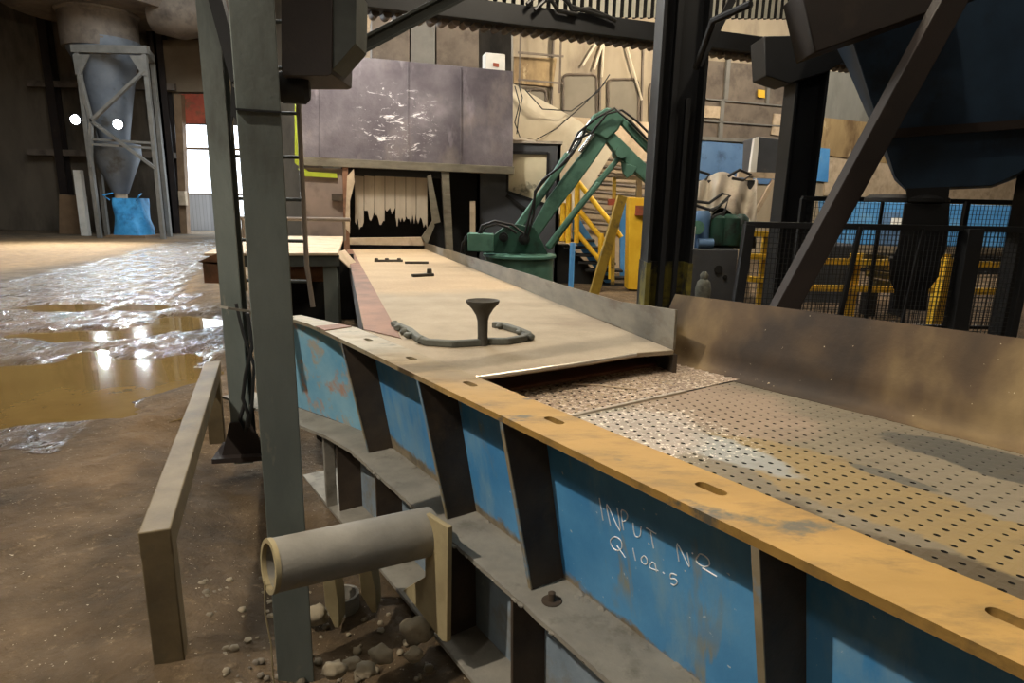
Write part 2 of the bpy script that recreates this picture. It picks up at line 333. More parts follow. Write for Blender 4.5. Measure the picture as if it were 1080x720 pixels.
def hood_mat():
    t = NT('soot stained purple grey steel')
    col = t.ramp(t.noise(.8, None, 9, .62), [(.26, '#2f2a30'), (.42, '#564f55'), (.56, '#6d666b'), (.74, '#968e92')])
    col = t.mix(t.ramp(t.noise(.5, t.mapping((1, 1, .6), 0, (5, 2, 1)), 6), [(.5, 0.0), (.68, 1.0)]), col, '#a3958c')
    col = t.mix(t.math('MULTIPLY', t.ramp(t.noise(1.6, t.mapping((1, 1, .35), 0, (2, 8, 3)), 6), [(.6, 0.0), (.75, 1.0)]), .6), col, '#b5aab3')
    fl = t.ramp(t.noise(6, t.mapping((.6, .6, 1.5), 0, (1, 1, 1)), 8, .75, 1.2), [(.57, 0.0), (.61, 1.0)])
    # flaked patch: an area of the sheet where pale scale shows
    g = t.node('ShaderNodeVectorMath', operation='DISTANCE'); t.put(g.inputs[0], t.mapping((1, 1, 1.3))); g.inputs[1].default_value = HOODPATCH
    pm = t.ramp(t.math('ADD', t.math('MULTIPLY', g.outputs['Value'], .55), t.math('MULTIPLY_ADD', t.noise(1.5), .5, -.25)), [(.3, 1.0), (.5, 0.0)])
    col = t.mix(t.math('MULTIPLY', fl, pm), col, '#ece8ea')
    t.bump(t.noise(12, None, 6, .7), .3, .03); return t.done(col, .6, .1)
def floor_mat():
    t = NT('muddy dirt floor')
    a = t.node('ShaderNodeAttribute', attribute_name='wet').outputs['Fac']; sand = t.node('ShaderNodeAttribute', attribute_name='sand').outputs['Fac']
    col = t.ramp(t.noise(1.6, None, 10, .65), [(.3, '#392e1f'), (.5, '#53432d'), (.72, '#756148')])
    col = t.mix(t.ramp(t.noise(14, None, 6, .7), [(.58, 0.0), (.75, .7)]), col, '#8d7759')
    col = t.mix(t.ramp(t.noise(55, None, 2, .6), [(.70, 0.0), (.73, 1.0)]), col, '#b3a58c')
    col = t.mix(sand, col, t.ramp(t.noise(5, None, 8), [(.3, '#7d603c'), (.7, '#9c7a50')]))
    n = t.noise(2.4, None, 7, .65)
    wet = t.ramp(t.math('ADD', a, t.math('MULTIPLY_ADD', n, .9, -.45)), [(.42, 0.0), (.58, 1.0)])
    col = t.mix(wet, col, t.ramp(t.noise(3, None, 8), [(.3, '#4a3a26'), (.7, '#6f5a3e')]))
    pud = t.ramp(t.noise(7, t.mapping((1.0, .45, 1), .5, (5, 5, 0)), 6, .65, .5), [(.47, 0.0), (.53, 1.0)])
    shine = t.math('MULTIPLY', wet, t.math('MULTIPLY_ADD', pud, .85, .12))
    rough = t.math('MULTIPLY_ADD', shine, -.84, .95)
    rough = t.math('ADD', rough, t.math('MULTIPLY', t.noise(6, None, 5), .10))
    h = t.math('ADD', t.math('MULTIPLY', t.noise(9, None, 9, .68), 1.0), t.math('MULTIPLY', t.noise(3, None, 4), 1.2))
    h = t.math('ADD', h, t.math('MULTIPLY', t.math('MULTIPLY', t.noise(12, t.mapping((1.3, .7, 1), .5), 5, .65, .4), wet), 1.6))
    t.bump(h, .85, .07)
    return t.done(col, rough, 0)
M['floor'] = floor_mat()
def water_mat():
    t = NT('murky brown puddle water'); t.bump(t.noise(3, None, 3), .05, .01)
    return t.done(t.ramp(t.noise(1.5), [(.3, '#6b5430'), (.7, '#7f683d')]), .04, 0)
M['water'] = water_mat()
def brickmat():
    t = NT('white block wall'); b = t.node('ShaderNodeTexBrick'); t.put(b.inputs['Vector'], t.mapping((1, 1, 1)))
    b.inputs['Color1'].default_value = lin('#b9bfca'); b.inputs['Color2'].default_value = lin('#c9ced8'); b.inputs['Mortar'].default_value = lin('#8e949e'); b.inputs['Scale'].default_value = 3
    return t.done(b.outputs[0], .8)
M['blockwall'] = brickmat()

# ================================================================== THE SHAKING DECK (foreground)
dk = thing('vibrating_conveyor', 'long blue vibrating conveyor trough with yellow rail, dark ribs and perforated deck in the foreground', 'conveyor', D(0.5, .6, -1.11))
def slot(l, s=.105, a=.040, w=.015):
    q = []
    for k in range(-3, 4): q.append((l+a-w+w*math.cos(k*math.pi/6), s+w*math.sin(k*math.pi/6)))
    for k in range(3, 10): q.append((l-a+w+w*math.cos(k*math.pi/6), s+w*math.sin(k*math.pi/6)))
    return q
DN_ = -.14
SLOTS = [-.36, .194, .761, 1.258, 1.759, 2.266]
top = [(-1.7, 0), (2.55, 0), (2.9, -.005), (3.25, -.05), (3.27, .05), (2.95, .11), (2.64, .178), (-1.7, .178)]
o = obj('top_rail', plate2d(top, [slot(l) for l in SLOTS], .02, L1, S1, N1, D(0, 0, -.010)), M['yellow_rust'], dk, smooth=0)
o['label'] = 'yellow brown worn top rail with slotted holes'
mb = MB(); mb.bar(D(3.22, -.02, -.006), P(236, 324, 3.35), .07, .014); o = obj('rail_end', mb, M['dust'], dk); o['label'] = 'pale tapering end of the top rail'
mb = MB(); mb.prism([D(2.62, 0, .001), D(2.78, -.003, .001), D(2.78, .135, .001), D(2.66, .16, .001)], N1*.004); obj('patch_plate', mb, M['rust'], dk)
mb = MB(); mb.prism([D(-1.7, .170, -.012), D(1.48, .170, -.012), D(1.48, .205, DN_), D(-1.7, .205, DN_)], S1*.006); obj('liner_strip', mb, M['dust'], dk, smooth=0)
mb = MB(); mb.prism([D(-1.7, .155, -.014), D(2.6, .155, -.014), D(2.6, .25, -.62), D(-1.7, .25, -.62)], S1*.012); web = obj('side_web', mb, M['blue'], dk, smooth=0)
web['label'] = 'blue side plate with white chalk writing'
mb = MB()
for a, b in (((2.6, .155), (3.0, .05)), ((3.0, .05), (3.6, -.12))):
    mb.prism([D(a[0], a[1], -.014), D(b[0], b[1], -.014), D(b[0], b[1]+.09, -.62), D(a[0], a[1]+.09, -.62)], S1*.012)
o = obj('end_web', mb, M['blue_peel'], dk, smooth=0); o['label'] = 'end side plate with blue paint peeling to pink'
for l in (-.85, 0, .884, 1.475, 2.36):
    mb = MB(); mb.prism([D(l, .002, -.014), D(l, .155, -.014), D(l, .25, -.62), D(l, .115, -.62)], L1*.014); rb = obj('rib', mb, M['rib'], dk, bev=.0015)
    mb = MB(); mb.prism([D(l-.002, .0, -.016), D(l-.002, .003, -.016), D(l-.002, .118, -.618), D(l-.002, .113, -.618)], L1*.018); obj('rib_edge', mb, M['edge'], rb, smooth=0)
# dusty ledge: broken crusted edge
def ledge_pts():
    q = []; l = -1.7
    while l < 2.45: q.append((l, .05 + .006*noise.noise(V((l*14, 0, 0))) + .004*noise.noise(V((l*45, 3, 0))))); l += .02
    q += [(2.75, .01), (3.05, -.07), (3.5, -.2), (3.95, -.34)]
    return q + [(4.0, -.15), (3.05, .12), (2.6, .26), (-1.7, .26)]
obj('ledge', plate2d(ledge_pts(), [], .018, L1, S1, N1, D(0, 0, -.629)), M['dust'], dk, smooth=0)['label'] = 'grey dusty ledge below the blue plate'
mb = MB(); random.seed(3)                                  # grit caked along the foot of the web and the ledge lip
for i in range(150):
    l = random.uniform(-.6, 2.5); s = .245 - abs(random.gauss(0, .012)) if i % 2 else .052 + abs(random.gauss(0, .006))
    r = random.uniform(.004, .011); mb.lump(D(l, s, -.622 if i % 2 else -.632), r*1.6, r*1.6, r*.9, i, 1, .4)
obj('caked_dirt', mb, M['dust'], dk)['kind'] = 'stuff'
mb = MB(); mb.lathe(D(.80, .135, -.62), [(.033, 0), (.033, .003), (.012, .0035), (.012, .03), (.004, .034)], 16, N1); obj('bolt', mb, M['rib'], dk)
mb = MB(); mb.prism([D(-1.7, .20, -.635), D(2.75, .20, -.635), D(2.75, .20, -1.09), D(-1.7, .20, -1.09)], S1*.012); obj('lower_web', mb, M['lowblue'], dk, smooth=0)
for l in (-.5, .1, .92, 1.40, 2.14, 2.74): 
    mb = MB(); mb.prism([D(l, .065, -.638), D(l, .20, -.638), D(l, .20, -1.09), D(l, .065, -1.09)], L1*.014); obj('lower_rib', mb, M['rib'], dk, bev=.0015)
mb = MB(); mb.prism([D(-1.7, .03, -1.09), D(3.4, .03, -1.09), D(3.4, .30, -1.09), D(-1.7, .30, -1.09)], N1*-.02); obj('bottom_flange', mb, M['dust'], dk, bev=.002)
# frame of the far lower opening
mb = MB(); mb.bar(D(3.42, -.16, -.64), D(3.42, -.16, -1.09), .05, .05, S1); obj('end_leg', mb, M['dust'], dk, bev=.003)
mb = MB(); mb.bar(D(2.85, .05, -.64), D(2.85, .05, -1.09), .03, .06, S1); obj('end_leg', mb, M['dust'], dk, bev=.003)
mb = MB(); mb.prism([D(2.9, .5, -.64), D(4.0, .3, -.64), D(4.0, .3, -1.1), D(2.9, .5, -1.1)], S1*.02); obj('back_plate', mb, M['black'], dk, smooth=0)
# beige crusted gusset next to the pipe
Pg = D(0, -.05, 0)
gp = [onpl(x, y, Pg, S1) for x, y in ((448, 541), (472, 556), (471, 677), (466, 676), (425, 622), (448, 608))]
mb = MB(); mb.prism(gp, S1*.02); obj('gusset', mb, M['beige'], dk, bev=.003)['label'] = 'beige crusted gusset beside the pipe'
# deck plates with real holes
DN = -.14; PL, PS, HR = .0435, .0452, .0074
def deck(l0, l1, s0, s1, n, jag=0, th=.010):
    bm = bmesh.new(); rows = int(round((l1-l0)/PL)); pl = (l1-l0)/rows
    for i in range(rows):
        a, b = l0+i*pl, l0+(i+1)*pl; off = PS/2 if i % 2 else 0.0
        s = s0 - PS + off
        while s < s1:
            lo, hi = max(s, s0), min(s+PS, s1)
            if hi - lo > PS*.98:
                cl, cs = (a+b)/2, (lo+hi)/2
                sq = [(a, lo), (cl, lo), (b, lo), (b, cs), (b, hi), (cl, hi), (a, hi), (a, cs)]
                r = HR*random.uniform(.8, 1.1)*(1 - .42*smoothstep(.85, 1.2, cs + .1*noise.noise(V((cl*3, cs*3, 0)))))
                hole = [(cl + r*1.1*math.cos(k*math.pi/4 - .75*math.pi), cs + r*.85*math.sin(k*math.pi/4 - .75*math.pi)) for k in range(8)]
                A = [bm.verts.new(D(x, y, n)) for x, y in sq]; B = [bm.verts.new(D(x, y, n-.0012)) for x, y in hole]; C = [bm.verts.new(D(x, y, n-th)) for x, y in hole]
                for k in range(8):
                    bm.faces.new((A[k], A[(k+1) % 8], B[(k+1) % 8], B[k])); bm.faces.new((B[k], B[(k+1) % 8], C[(k+1) % 8], C[k]))
            elif hi - lo > 1e-4:
                bm.faces.new([bm.verts.new(D(x, y, n)) for x, y in ((a, lo), (b, lo), (b, hi), (a, hi))])
            s += PS
    bmesh.ops.remove_doubles(bm, verts=bm.verts, dist=1e-5)
    for f in bm.faces:
        f.normal_update(); f.material_index = 1 if abs(f.normal.dot(N1)) < .3 else 0  # hole walls take black, standing in for the shade inside them
        if f.normal.dot(N1) < -.3: f.normal_flip()
    mb = MB(); mb.bm = bm; return mb
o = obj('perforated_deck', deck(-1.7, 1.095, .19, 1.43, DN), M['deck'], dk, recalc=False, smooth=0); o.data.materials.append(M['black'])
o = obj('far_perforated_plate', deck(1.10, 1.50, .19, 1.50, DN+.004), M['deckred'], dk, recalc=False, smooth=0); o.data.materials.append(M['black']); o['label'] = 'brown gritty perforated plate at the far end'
mb = MB(); mb.prism([D(1.09, .22, DN), D(1.09, 1.06, DN), D(1.107, 1.06, DN), D(1.107, .22, DN)], N1*.008); obj('seam_strip', mb, M['worn'], dk)
mb = MB(); random.seed(5)
for i in range(260):
    l = 1.12 + random.random()*.36; s = .28+random.random()*.85; r = random.uniform(.002, .0055); mb.lump(D(l, s, DN+.005), r*random.uniform(1, 2), r, r*.8, i, 1, .3)
mb.tube([D(1.44-.22*t, .72+.20*t+.02*math.sin(t*5), DN+.008) for t in (0, .2, .4, .6, .8, 1)], .004, 6)
o = obj('grit', mb, M['pale'], dk); o['kind'] = 'stuff'
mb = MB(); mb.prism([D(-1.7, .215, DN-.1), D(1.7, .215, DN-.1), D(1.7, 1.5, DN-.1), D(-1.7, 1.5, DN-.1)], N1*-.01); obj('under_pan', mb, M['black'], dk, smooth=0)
mb = MB(); mb.prism([D(1.50, .235, DN-.1), D(1.50, 1.56, DN-.1), D(1.50, 1.56, DN+.018), D(1.50, .235, DN+.018)], L1*.3); obj('step_plate', mb, M['rust'], dk, bev=.004)
# coved right guard
prof = [(1.38, DN+.001), (1.43, DN+.004), (1.462, DN+.02), (1.486, DN+.055), (1.505, DN+.10), (1.54, .02), (1.585, .105), (1.63, .183)]
def gfn(u, v):
    k = v*(len(prof)-1); i = min(int(k), len(prof)-2); f = k-i; s = prof[i][0]*(1-f)+prof[i+1][0]*f; n = prof[i][1]*(1-f)+prof[i+1][1]*f
    ds, dn = prof[i+1][0]-prof[i][0], prof[i+1][1]-prof[i][1]; q = (S1*-dn + N1*ds).normalized()
    l = -1.75 + u*3.44; s += .006*noise.noise(V((l*1.3, v*2, 0)))
    return D(l, s, n), q
mb = MB(); mb.sheet(gfn, 40, 14, .012); obj('side_guard', mb, M['guard'], dk, smooth=40)['label'] = 'brown scoured curved side guard'
mb = MB(); mb.prism([D(1.60, 1.33, DN), D(1.60, 1.50, DN), D(1.60, 1.545, .06), D(1.60, 1.36, .05)], L1*.012); obj('end_bracket', mb, M['rib'], dk)
# chalk writing on the web
PW = D(0, .155, -.014); NW = L1.cross(S1*.095 - N1*.606).normalized()
if NW.dot(S1) > 0: NW = -NW
def cz(x, y): return (620 + x/5.14, 500 + y/5.14)
strokes = [[(64, 128), (84, 248)], [(124, 276), (104, 160), (176, 306), (160, 180)], [(196, 302), (182, 200), (204, 200), (216, 222), (210, 246), (190, 256)],
           [(246, 262), (254, 322), (268, 338), (286, 328), (290, 282)], [(318, 290), (372, 322)], [(342, 306), (358, 400)],
           [(496, 470), (486, 374), (552, 502), (540, 424)], [(566, 424), (572, 430)],
           [(600, 440), (588, 462), (604, 486), (634, 500), (660, 490), (656, 462), (634, 440), (610, 430), (600, 440)], [(622, 506), (700, 552)],
           [(146, 338), (124, 356), (134, 392), (160, 412), (184, 400), (184, 366), (166, 344), (146, 338)], [(160, 386), (204, 450)],
           [(246, 400), (260, 466)], [(304, 440), (290, 458), (300, 480), (320, 486), (324, 464), (314, 446), (304, 440)],
           [(350, 474), (338, 504), (384, 522)], [(350, 474), (366, 486), (374, 528)], [(408, 528), (416, 538)],
           [(484, 546), (454, 536), (450, 562), (476, 566), (486, 586), (470, 600), (452, 592)]]
mb = MB()
for st in strokes:
    pts = [onpl(*cz(x, y), PW, NW) + NW*.0012 for x, y in st]
    if len(pts) > 2:
        fine = []
        for i in range(len(pts)-1):
            p0, p1, p2, p3 = pts[max(i-1, 0)], pts[i], pts[i+1], pts[min(i+2, len(pts)-1)]
            for k in range(4):
                t = k/4; fine.append(.5*((2*p1)+(p2-p0)*t+(2*p0-5*p1+4*p2-p3)*t*t+(3*p1-p0-3*p2+p3)*t*t*t))
        pts = fine+[pts[-1]]
    mb.tube(pts, .0017, 6)
o = obj('chalk_writing', mb, M['chalk'], web); o['label'] = 'white chalk handwriting INPUT No Q 104.5'

# ================================================================== THE TABLE AND WHAT LIES ON IT
tb = thing('conveyor_table', 'long sand-covered tan conveyor table running back to the sooty hood', 'conveyor', TB(4.5, -.5, -.95) - N2*0)
left_near = onpl(384, 348, T0, N2); cut = onpl(498, 397, T0, N2)
ll = (left_near-T0).dot(L2); 
tp = [TB(9.2, -1.19, 0), TB(ll, -1.19, 0), cut, TB(-.1, -.274, 0), TB(0, 0, 0), TB(.02, .205, 0), TB(9.2, .205, 0)]
mb = MB(); mb.prism(tp, N2*-.022); obj('table_top', mb, M['table'], tb, bev=.003)
mb = MB(); mb.prism([TB(9.1, -1.10, .002), TB(9.1, -1.19, .002), TB(ll, -1.19, .002), TB(ll-.28, -1.02, .002)], N2*.003); obj('edge_strip', mb, M['rust'], tb)['label'] = 'rust red strip along the left edge'
mb = MB(); mb.tube([cut+N2*-.008, TB(-.1, -.274, -.008), TB(0, 0, -.008)], .008, 8); obj('lip', mb, M['worn'], tb)['label'] = 'bright worn front lip'
def tg(l0, l1, h0, h1, wob=0.0, n=14):
    mb = MB()
    def fn(u, v):
        l = l0+(l1-l0)*u; h = h0+(h1-h0)*u; q = -S2
        return TB(l, .205 + wob*noise.noise(V((l*.9, 0, 0))), h*v), q
    return mb.sheet(fn, n, 2, .012)
obj('side_guard', tg(.60, 9.2, .145, .115, .02, 30), M['tguard'], tb)
obj('guard_end', tg(.03, .61, .19, .15, 0), M['tguard'], tb)
mb = MB(); mb.prism([TB(.02, .205, -.022), TB(.02, .225, -.022), TB(9.2, .225, -.022), TB(9.2, .205, -.022)], N2*-.16)
mb.prism([TB(ll+.3, -1.19, -.022), TB(ll+.3, -1.17, -.022), TB(9.2, -1.17, -.022), TB(9.2, -1.19, -.022)], N2*-.2); obj('side_beam', mb, M['rib'], tb)
for l in (1.6, 4.2, 6.6, 8.9):
    for s in (-1.1, .12):
        a = TB(l, s, -.022); mb = MB(); mb.bar(a, V((a.x, a.y, -.1)), .1, .1, S2); obj('leg', mb, M['postdark'], tb)
def TP(px, py, n=0): return onpl(px, py, T0, N2) + N2*n
# casting tree
ct = thing('casting_tree', 'grey casting with upright pouring cup and two curved runner arms on the tan table', 'casting', TP(509, 364))
mb = MB(); cb = TP(509, 364)
mb.lathe(cb, [(.026, 0), (.024, .05), (.0255, .12), (.032, .145), (.052, .178), (.078, .206), (.080, .218), (.074, .219), (.06, .205), (.02, .19)], 28, N2); obj('pouring_cup', mb, M['castdark'], ct, smooth=50)
def runner(px, w, h, seed):
    pts = [TP(x, y, .0) for x, y in px]; mb = MB()
    for a, b in zip(pts, pts[1:]):
        d = (b-a).normalized(); mb.bar(a - d*.006 + N2*h/2, b + d*.006 + N2*h/2, w, h, N2)
    return mb
obj('runner_arm', runner([(511, 364), (478, 366), (450, 364), (440, 359), (432, 352), (416, 345)], .036, .032, 1), M['cast'], ct, bev=.006)
obj('runner_arm', runner([(509, 363), (535, 363), (552, 360), (557, 356), (548, 352), (530, 346), (521, 345)], .036, .032, 2), M['cast'], ct, bev=.006)
random.seed(2)
for x, y in ((431, 357), (426, 353), (420, 349), (416, 345), (443, 362), (548, 354), (553, 357), (527, 347), (559, 359)): mb = MB(); mb.lump(TP(x, y, .018), .022, .022, .018, x, 2, .4); obj('casting_nub', mb, M['cast'], ct)
for (name, lab, px, extra) in (('cast_runner', 'farthest short dark cast bar with three knobs on the table', [(395, 276), (425, 276)], [(397, 276), (408, 276), (421, 276)]),
                        ('cast_runner', 'thin flat cast strip beside the knobbed bar on the table', [(427, 278), (452, 278)], []),
                        ('cast_runner', 'short cast bar with one upright stub nearest the casting tree', [(435, 292), (457, 291)], [(453, 291)])):
    a, b = TP(*px[0], .015), TP(*px[1], .015); mb = MB(); mb.bar(a, b, .05, .03, N2)
    for e in extra: mb.lathe(TP(*e, .0), [(.03, 0), (.025, .05 if len(extra) > 1 else .075)], 10, N2)
    tag(obj(name, mb, M['castdark'], bev=.005), lab, 'casting', 'small castings on the table')
# ================================================================== PIPE AND GROUND BESIDE THE CONVEYOR
pa, pb = P(284, 597, 1.80), P(453, 560, 2.15)
pp = thing('steel_pipe', 'short grey and beige dusty steel pipe jutting out beside the blue conveyor', 'pipe', pa)
mb = MB(); mb.pipe(pa, pb, .086, .074, 28, 1.06); obj('pipe_tube', mb, mat('half dusty pipe steel', '#77736a', '#8d897f', 5, .75, .1, .3, '#9b8c66', 1.1, (.53, .59), bs=50), pp, smooth=40)
ax = (pb-pa).normalized(); mb = MB(); q = pa + ax*.0
mb.pipe(pa - ax*.004, pa + ax*.012, .088, .073); obj('pipe_rim', mb, M['beige'], pp, smooth=40)
mb = MB(); w0 = P(279, 612, 1.80); mb.tube([w0, w0+V((-.006, .0, -.12)), w0+V((.006, 0, -.24)), w0+V((.0, .01, -.36)), w0+V((.01, .0, -.47))], .0028, 6)
obj('hanging_wire', mb, M['beige'], pp)
br = thing('pipe_bracket', 'pair of hanging curved beige bracket plates below the pipe', 'bracket', P(365, 640, 2.3))
for (x0, x1, y0, y1) in ((340, 352, 606, 662), (378, 391, 600, 646)):
    pl_ = VP(x0, 2.32, (1, .15)); mb = MB(); mb.prism([pl_(x0, y0), pl_(x1, y0), pl_(x1+5, (y0+y1)/2), pl_(x1+6, y1), pl_(x1+1, y1), pl_(x0+3, y0*.4+y1*.6)], V((.0, .1, 0))); obj('bracket_plate', mb, M['beige'], br, bev=.003)
mb = MB(); mb.bar(P(335, 600, 2.44), P(400, 592, 2.44), .05, .05); obj('cross_bar', mb, M['dust'], br)
mb = MB(); c = P(362, 650, 2.5); mb.pipe(c+V((0, 0, .12))+V((.0, .0, 0)), c+V((0, -.02, -.25)), .075, .062, 20)
tag(obj('round_casing', mb, M['dust']), 'upright grey round casing half buried between the two bracket plates', 'casing')
rocks = [(440, 664, 2.15, .055, 'beige rock in the dark gap left of the lower flange'), (437, 690, 2.05, .03, 'small rock just below the beige rock in the gap'),
         (352, 706, 1.9, .035, 'leftmost rock of the row under the pipe'), (372, 700, 1.93, .028, 'small rock second from left in the row under the pipe'), (402, 690, 1.97, .036, 'tan flat rock at the right of the row under the pipe'),
         (333, 648, 2.35, .045, 'rock lying beside the left bracket plate'), (385, 706, 1.9, .03, 'grey rock in front of the tan flat rock')]
def gz(x, y):                                             # ground height
    p = V((x, y, 0)) - O1; s = p.dot(S1); l = p.dot(L1)
    pit = smoothstep(-.95, -.35, s)*(1-smoothstep(4.0, 5.0, l))*(1-smoothstep(.8, 2.0, s))
    return -.16*pit
PUD = [(70, 402, 1.35, .62), (105, 434, .30, .10), (186, 341, .62, .26), (85, 352, .9, .16), (150, 322, .5, .14), (60, 322, .7, .16)]
PUDW = [(G(x, y), a, b) for x, y, a, b in PUD]
wetpoly = [G(x, y) for x, y in ((232, 252), (190, 252), (120, 272), (40, 290), (-60, 310), (-60, 470), (40, 492), (100, 452), (165, 412), (236, 372), (238, 335), (205, 322), (190, 305), (212, 280))]
sandpoly = [G(x, y) for x, y in ((60, 252), (190, 252), (110, 274), (0, 288), (-60, 290), (-60, 255))]
sandpoly2 = [G(x, y) for x, y in ((240, 278), (214, 284), (192, 306), (208, 322), (240, 328))]
sandpoly3 = [G(x, y) for x, y in ((236, 385), (165, 420), (110, 470), (50, 500), (30, 520), (120, 510), (200, 470))]
def inside(poly, x, y):
    r = False; n = len(poly)
    for i in range(n):
        a, b = poly[i], poly[(i+1) % n]
        if (a.y > y) != (b.y > y) and x < (b.x-a.x)*(y-a.y)/(b.y-a.y)+a.x: r = not r
    return r
def axis(lo, hi, f0, f1, fine, coarse):
    q = []; x = lo
    while x < hi: q.append(x); x += fine if f0 <= x < f1 else coarse
    return q+[hi]
xs = axis(-32, 24, -7, .6, .07, .6); ys = axis(-6, 33, 1.0, 9.0, .07, .4)
bm = bmesh.new(); wl = bm.verts.layers.float.new('wet'); sl = bm.verts.layers.float.new('sand'); rows = []
for y in ys:
    row = []
    for x in xs:
        k = .25 + .03*max(0, y); hits = 0; sh = 0
        jit = ((0, 0), (k, 0), (-k, 0), (0, 2*k), (0, -2*k)) if (x < 1 and y > 1) else ()
        for dx, dy in jit:
            hits += inside(wetpoly, x+dx, y+dy)
            sh += inside(sandpoly, x+dx, y+dy) or inside(sandpoly2, x+dx, y+dy) or .5*inside(sandpoly3, x+dx, y+dy)
        wet = hits/5; z = gz(x, y)
        q = V((x, y, 0)); z += .018*noise.noise(q*1.3) + .014*noise.noise(q*4.1) + .012*noise.noise(q*9)
        if x < 0:
            if wet: z += .02*wet*noise.noise(V((x*2.2+y*.35, y*.35, 3)))
            if inside(sandpoly2, x, y): z += .05
            dmin = 9
            for c, a, b in PUDW:
                ang = .35; dx, dy = x-c.x, y-c.y; r = math.sqrt((dx/a)**2+(dy/(b*c.y*.35))**2) + .35*noise.noise(q*1.9)
                dmin = min(dmin, r)
            z -= .06*(1-smoothstep(.7, 1.15, dmin))
        v = bm.verts.new((x, y, z)); v[wl] = wet; v[sl] = min(1, sh/5); row.append(v)
    rows.append(row)
for a, b in zip(rows, rows[1:]):
    for i in range(len(xs)-1): bm.faces.new((a[i], a[i+1], b[i+1], b[i]))
mb = MB(); mb.bm = bm; struct('floor', mb, M['floor'], smooth=180)
PLAB = ['largest brown puddle at the left edge of the wet track', 'smallest brown puddle just below the largest one', 'brown puddle in front of the sandy mound by the left column', 'long brown puddle above the largest one',
        'narrow brown puddle in the middle of the wet track', 'brown puddle at the far left of the wet track']
for (c, a, b), lab in zip(PUDW, PLAB):
    mb = MB(); bb = b*c.y*.35; pts = [V((c.x+1.3*a*math.cos(k*math.pi/20), c.y+1.3*bb*math.sin(k*math.pi/20), -.030 - .0015*PLAB.index(lab))) for k in range(40)]
    mb.poly(pts); tag(obj('puddle', mb, M['water'], smooth=0), lab, 'puddle', 'puddles on the dirt floor')
for x, y, Yd, r, lab in rocks:
    mb = MB(); p = P(x, y, Yd); g = gz(p.x, p.y); mb.lump(V((p.x, p.y, max(p.z, g+r*.4))), r*1.2, r, r*.85, x, 3, .35)
    tag(obj('rock', mb, M['rock'], smooth=60), lab, 'rock', 'rocks under the pipe')
mb = MB(); random.seed(9)
for i in range(170):
    l, s = random.uniform(.7, 2.3), random.uniform(-.75, .0); p = D(l, s, 0); r = random.uniform(.006, .022); mb.lump((p.x, p.y, gz(p.x, p.y)+r*.3), r, r, r*.7, i, 1, .35)
tag(obj('rubble', mb, M['rock'], smooth=60), 'scattered gravel and crumbs on the dirt under the pipe', 'gravel', kind='stuff')

# ================================================================== LEFT: COLUMNS, CRASH RAIL, LADDER, PLATFORM
# near column
def vcol(name, lab, ctr, Y, w, d, zb, zt, m, m2):
    c = P(*ctr, Y); t = thing(name, lab, 'column', (c.x, c.y, zb)); return t, c
t, c = vcol('steel_column', 'nearest grey green steel column at left, rising past the end of the blue conveyor', (305, 600), 2.08, .13, .13, -.2, 4.4, None, None); t.rotation_euler.z = .36
mb = MB(); mb.box((c.x, c.y-.055, 2.1), .128, .012, 4.6); obj('front_flange', mb, M['post'], t, bev=.003)
mb = MB(); mb.box((c.x, c.y+.04, 2.1), .128, .012, 4.6); obj('rear_flange', mb, M['post'], t, bev=.003)
mb = MB(); mb.box((c.x, c.y-.005, 2.1), .1, .09, 4.6); obj('web', mb, M['postdark'], t)
mb = MB(); mb.box((c.x, c.y-.066, 1.905), .13, .008, .006); obj('joint', mb, M['dark'], t)
mb = MB(); zq = 2.62; mb.prism([(c.x-.045, c.y-.062, zq+.16), (c.x+.07, c.y-.062, zq+.16), (c.x+.07, c.y-.062, zq-.0)], V((0, -.008, 0))); obj('gusset', mb, M['darkbrown'], t)
mb = MB(); mb.box((c.x, c.y, -.19), .26, .26, .03); obj('base_plate', mb, M['rib'], t)
c1 = P(259, 478, 3.86)
t = thing('steel_column', 'slimmer grey green steel column behind the near one, with flared foot', 'column', (c1.x, c1.y, 0)); t.rotation_euler.z = .2
mb = MB(); mb.box((c1.x, c1.y-.06, 2.6), .118, .014, 5.3); obj('front_flange', mb, M['post'], t, bev=.003)
mb = MB(); mb.box((c1.x, c1.y+.07, 2.6), .118, .014, 5.3); obj('rear_flange', mb, M['postdark'], t, bev=.003)
mb = MB(); mb.box((c1.x, c1.y, 2.6), .014, .12, 5.3); obj('web', mb, M['postdark'], t)
mb = MB(); mb.prism([(c1.x-.06, c1.y-.07, .24), (c1.x+.06, c1.y-.07, .24), (c1.x+.16, c1.y-.07, 0), (c1.x-.13, c1.y-.07, 0)], (0, -.02, 0)); mb.box((c1.x, c1.y, .01), .34, .3, .03); obj('foot', mb, M['darkbrown'], t)
mb = MB(); mb.bar(P(222, -6, 3.75), P(246, 86, 3.75), .07, .1, V((0, 1, 0))); mb.prism([P(240, 80, 3.8), P(268, 104, 3.8), P(268, 150, 3.8), P(242, 122, 3.8), P(240, 148, 3.8)], V((0, .02, 0))); obj('brace', mb, M['dark'], t)
mb = MB(); mb.box(P(251, 84, 3.78), .1, .05, .08); obj('clip', mb, M['grey'], t)
mb = MB(); mb.tube([P(261, 330, 3.7), P(266, 365, 3.7), P(259, 395, 3.7), P(256, 420, 3.72), P(262, 437, 3.72), P(259, 455, 3.74), P(253, 442, 3.74), P(258, 425, 3.74)], .012, 8)
mb.tube([P(249, 320, 3.7), P(256, 350, 3.7), P(268, 385, 3.7), P(266, 425, 3.72), P(262, 450, 3.74)], .01, 8)
tag(obj('cable', mb, M['wire']), 'dark cable dangling beside the slimmer column', 'cable')
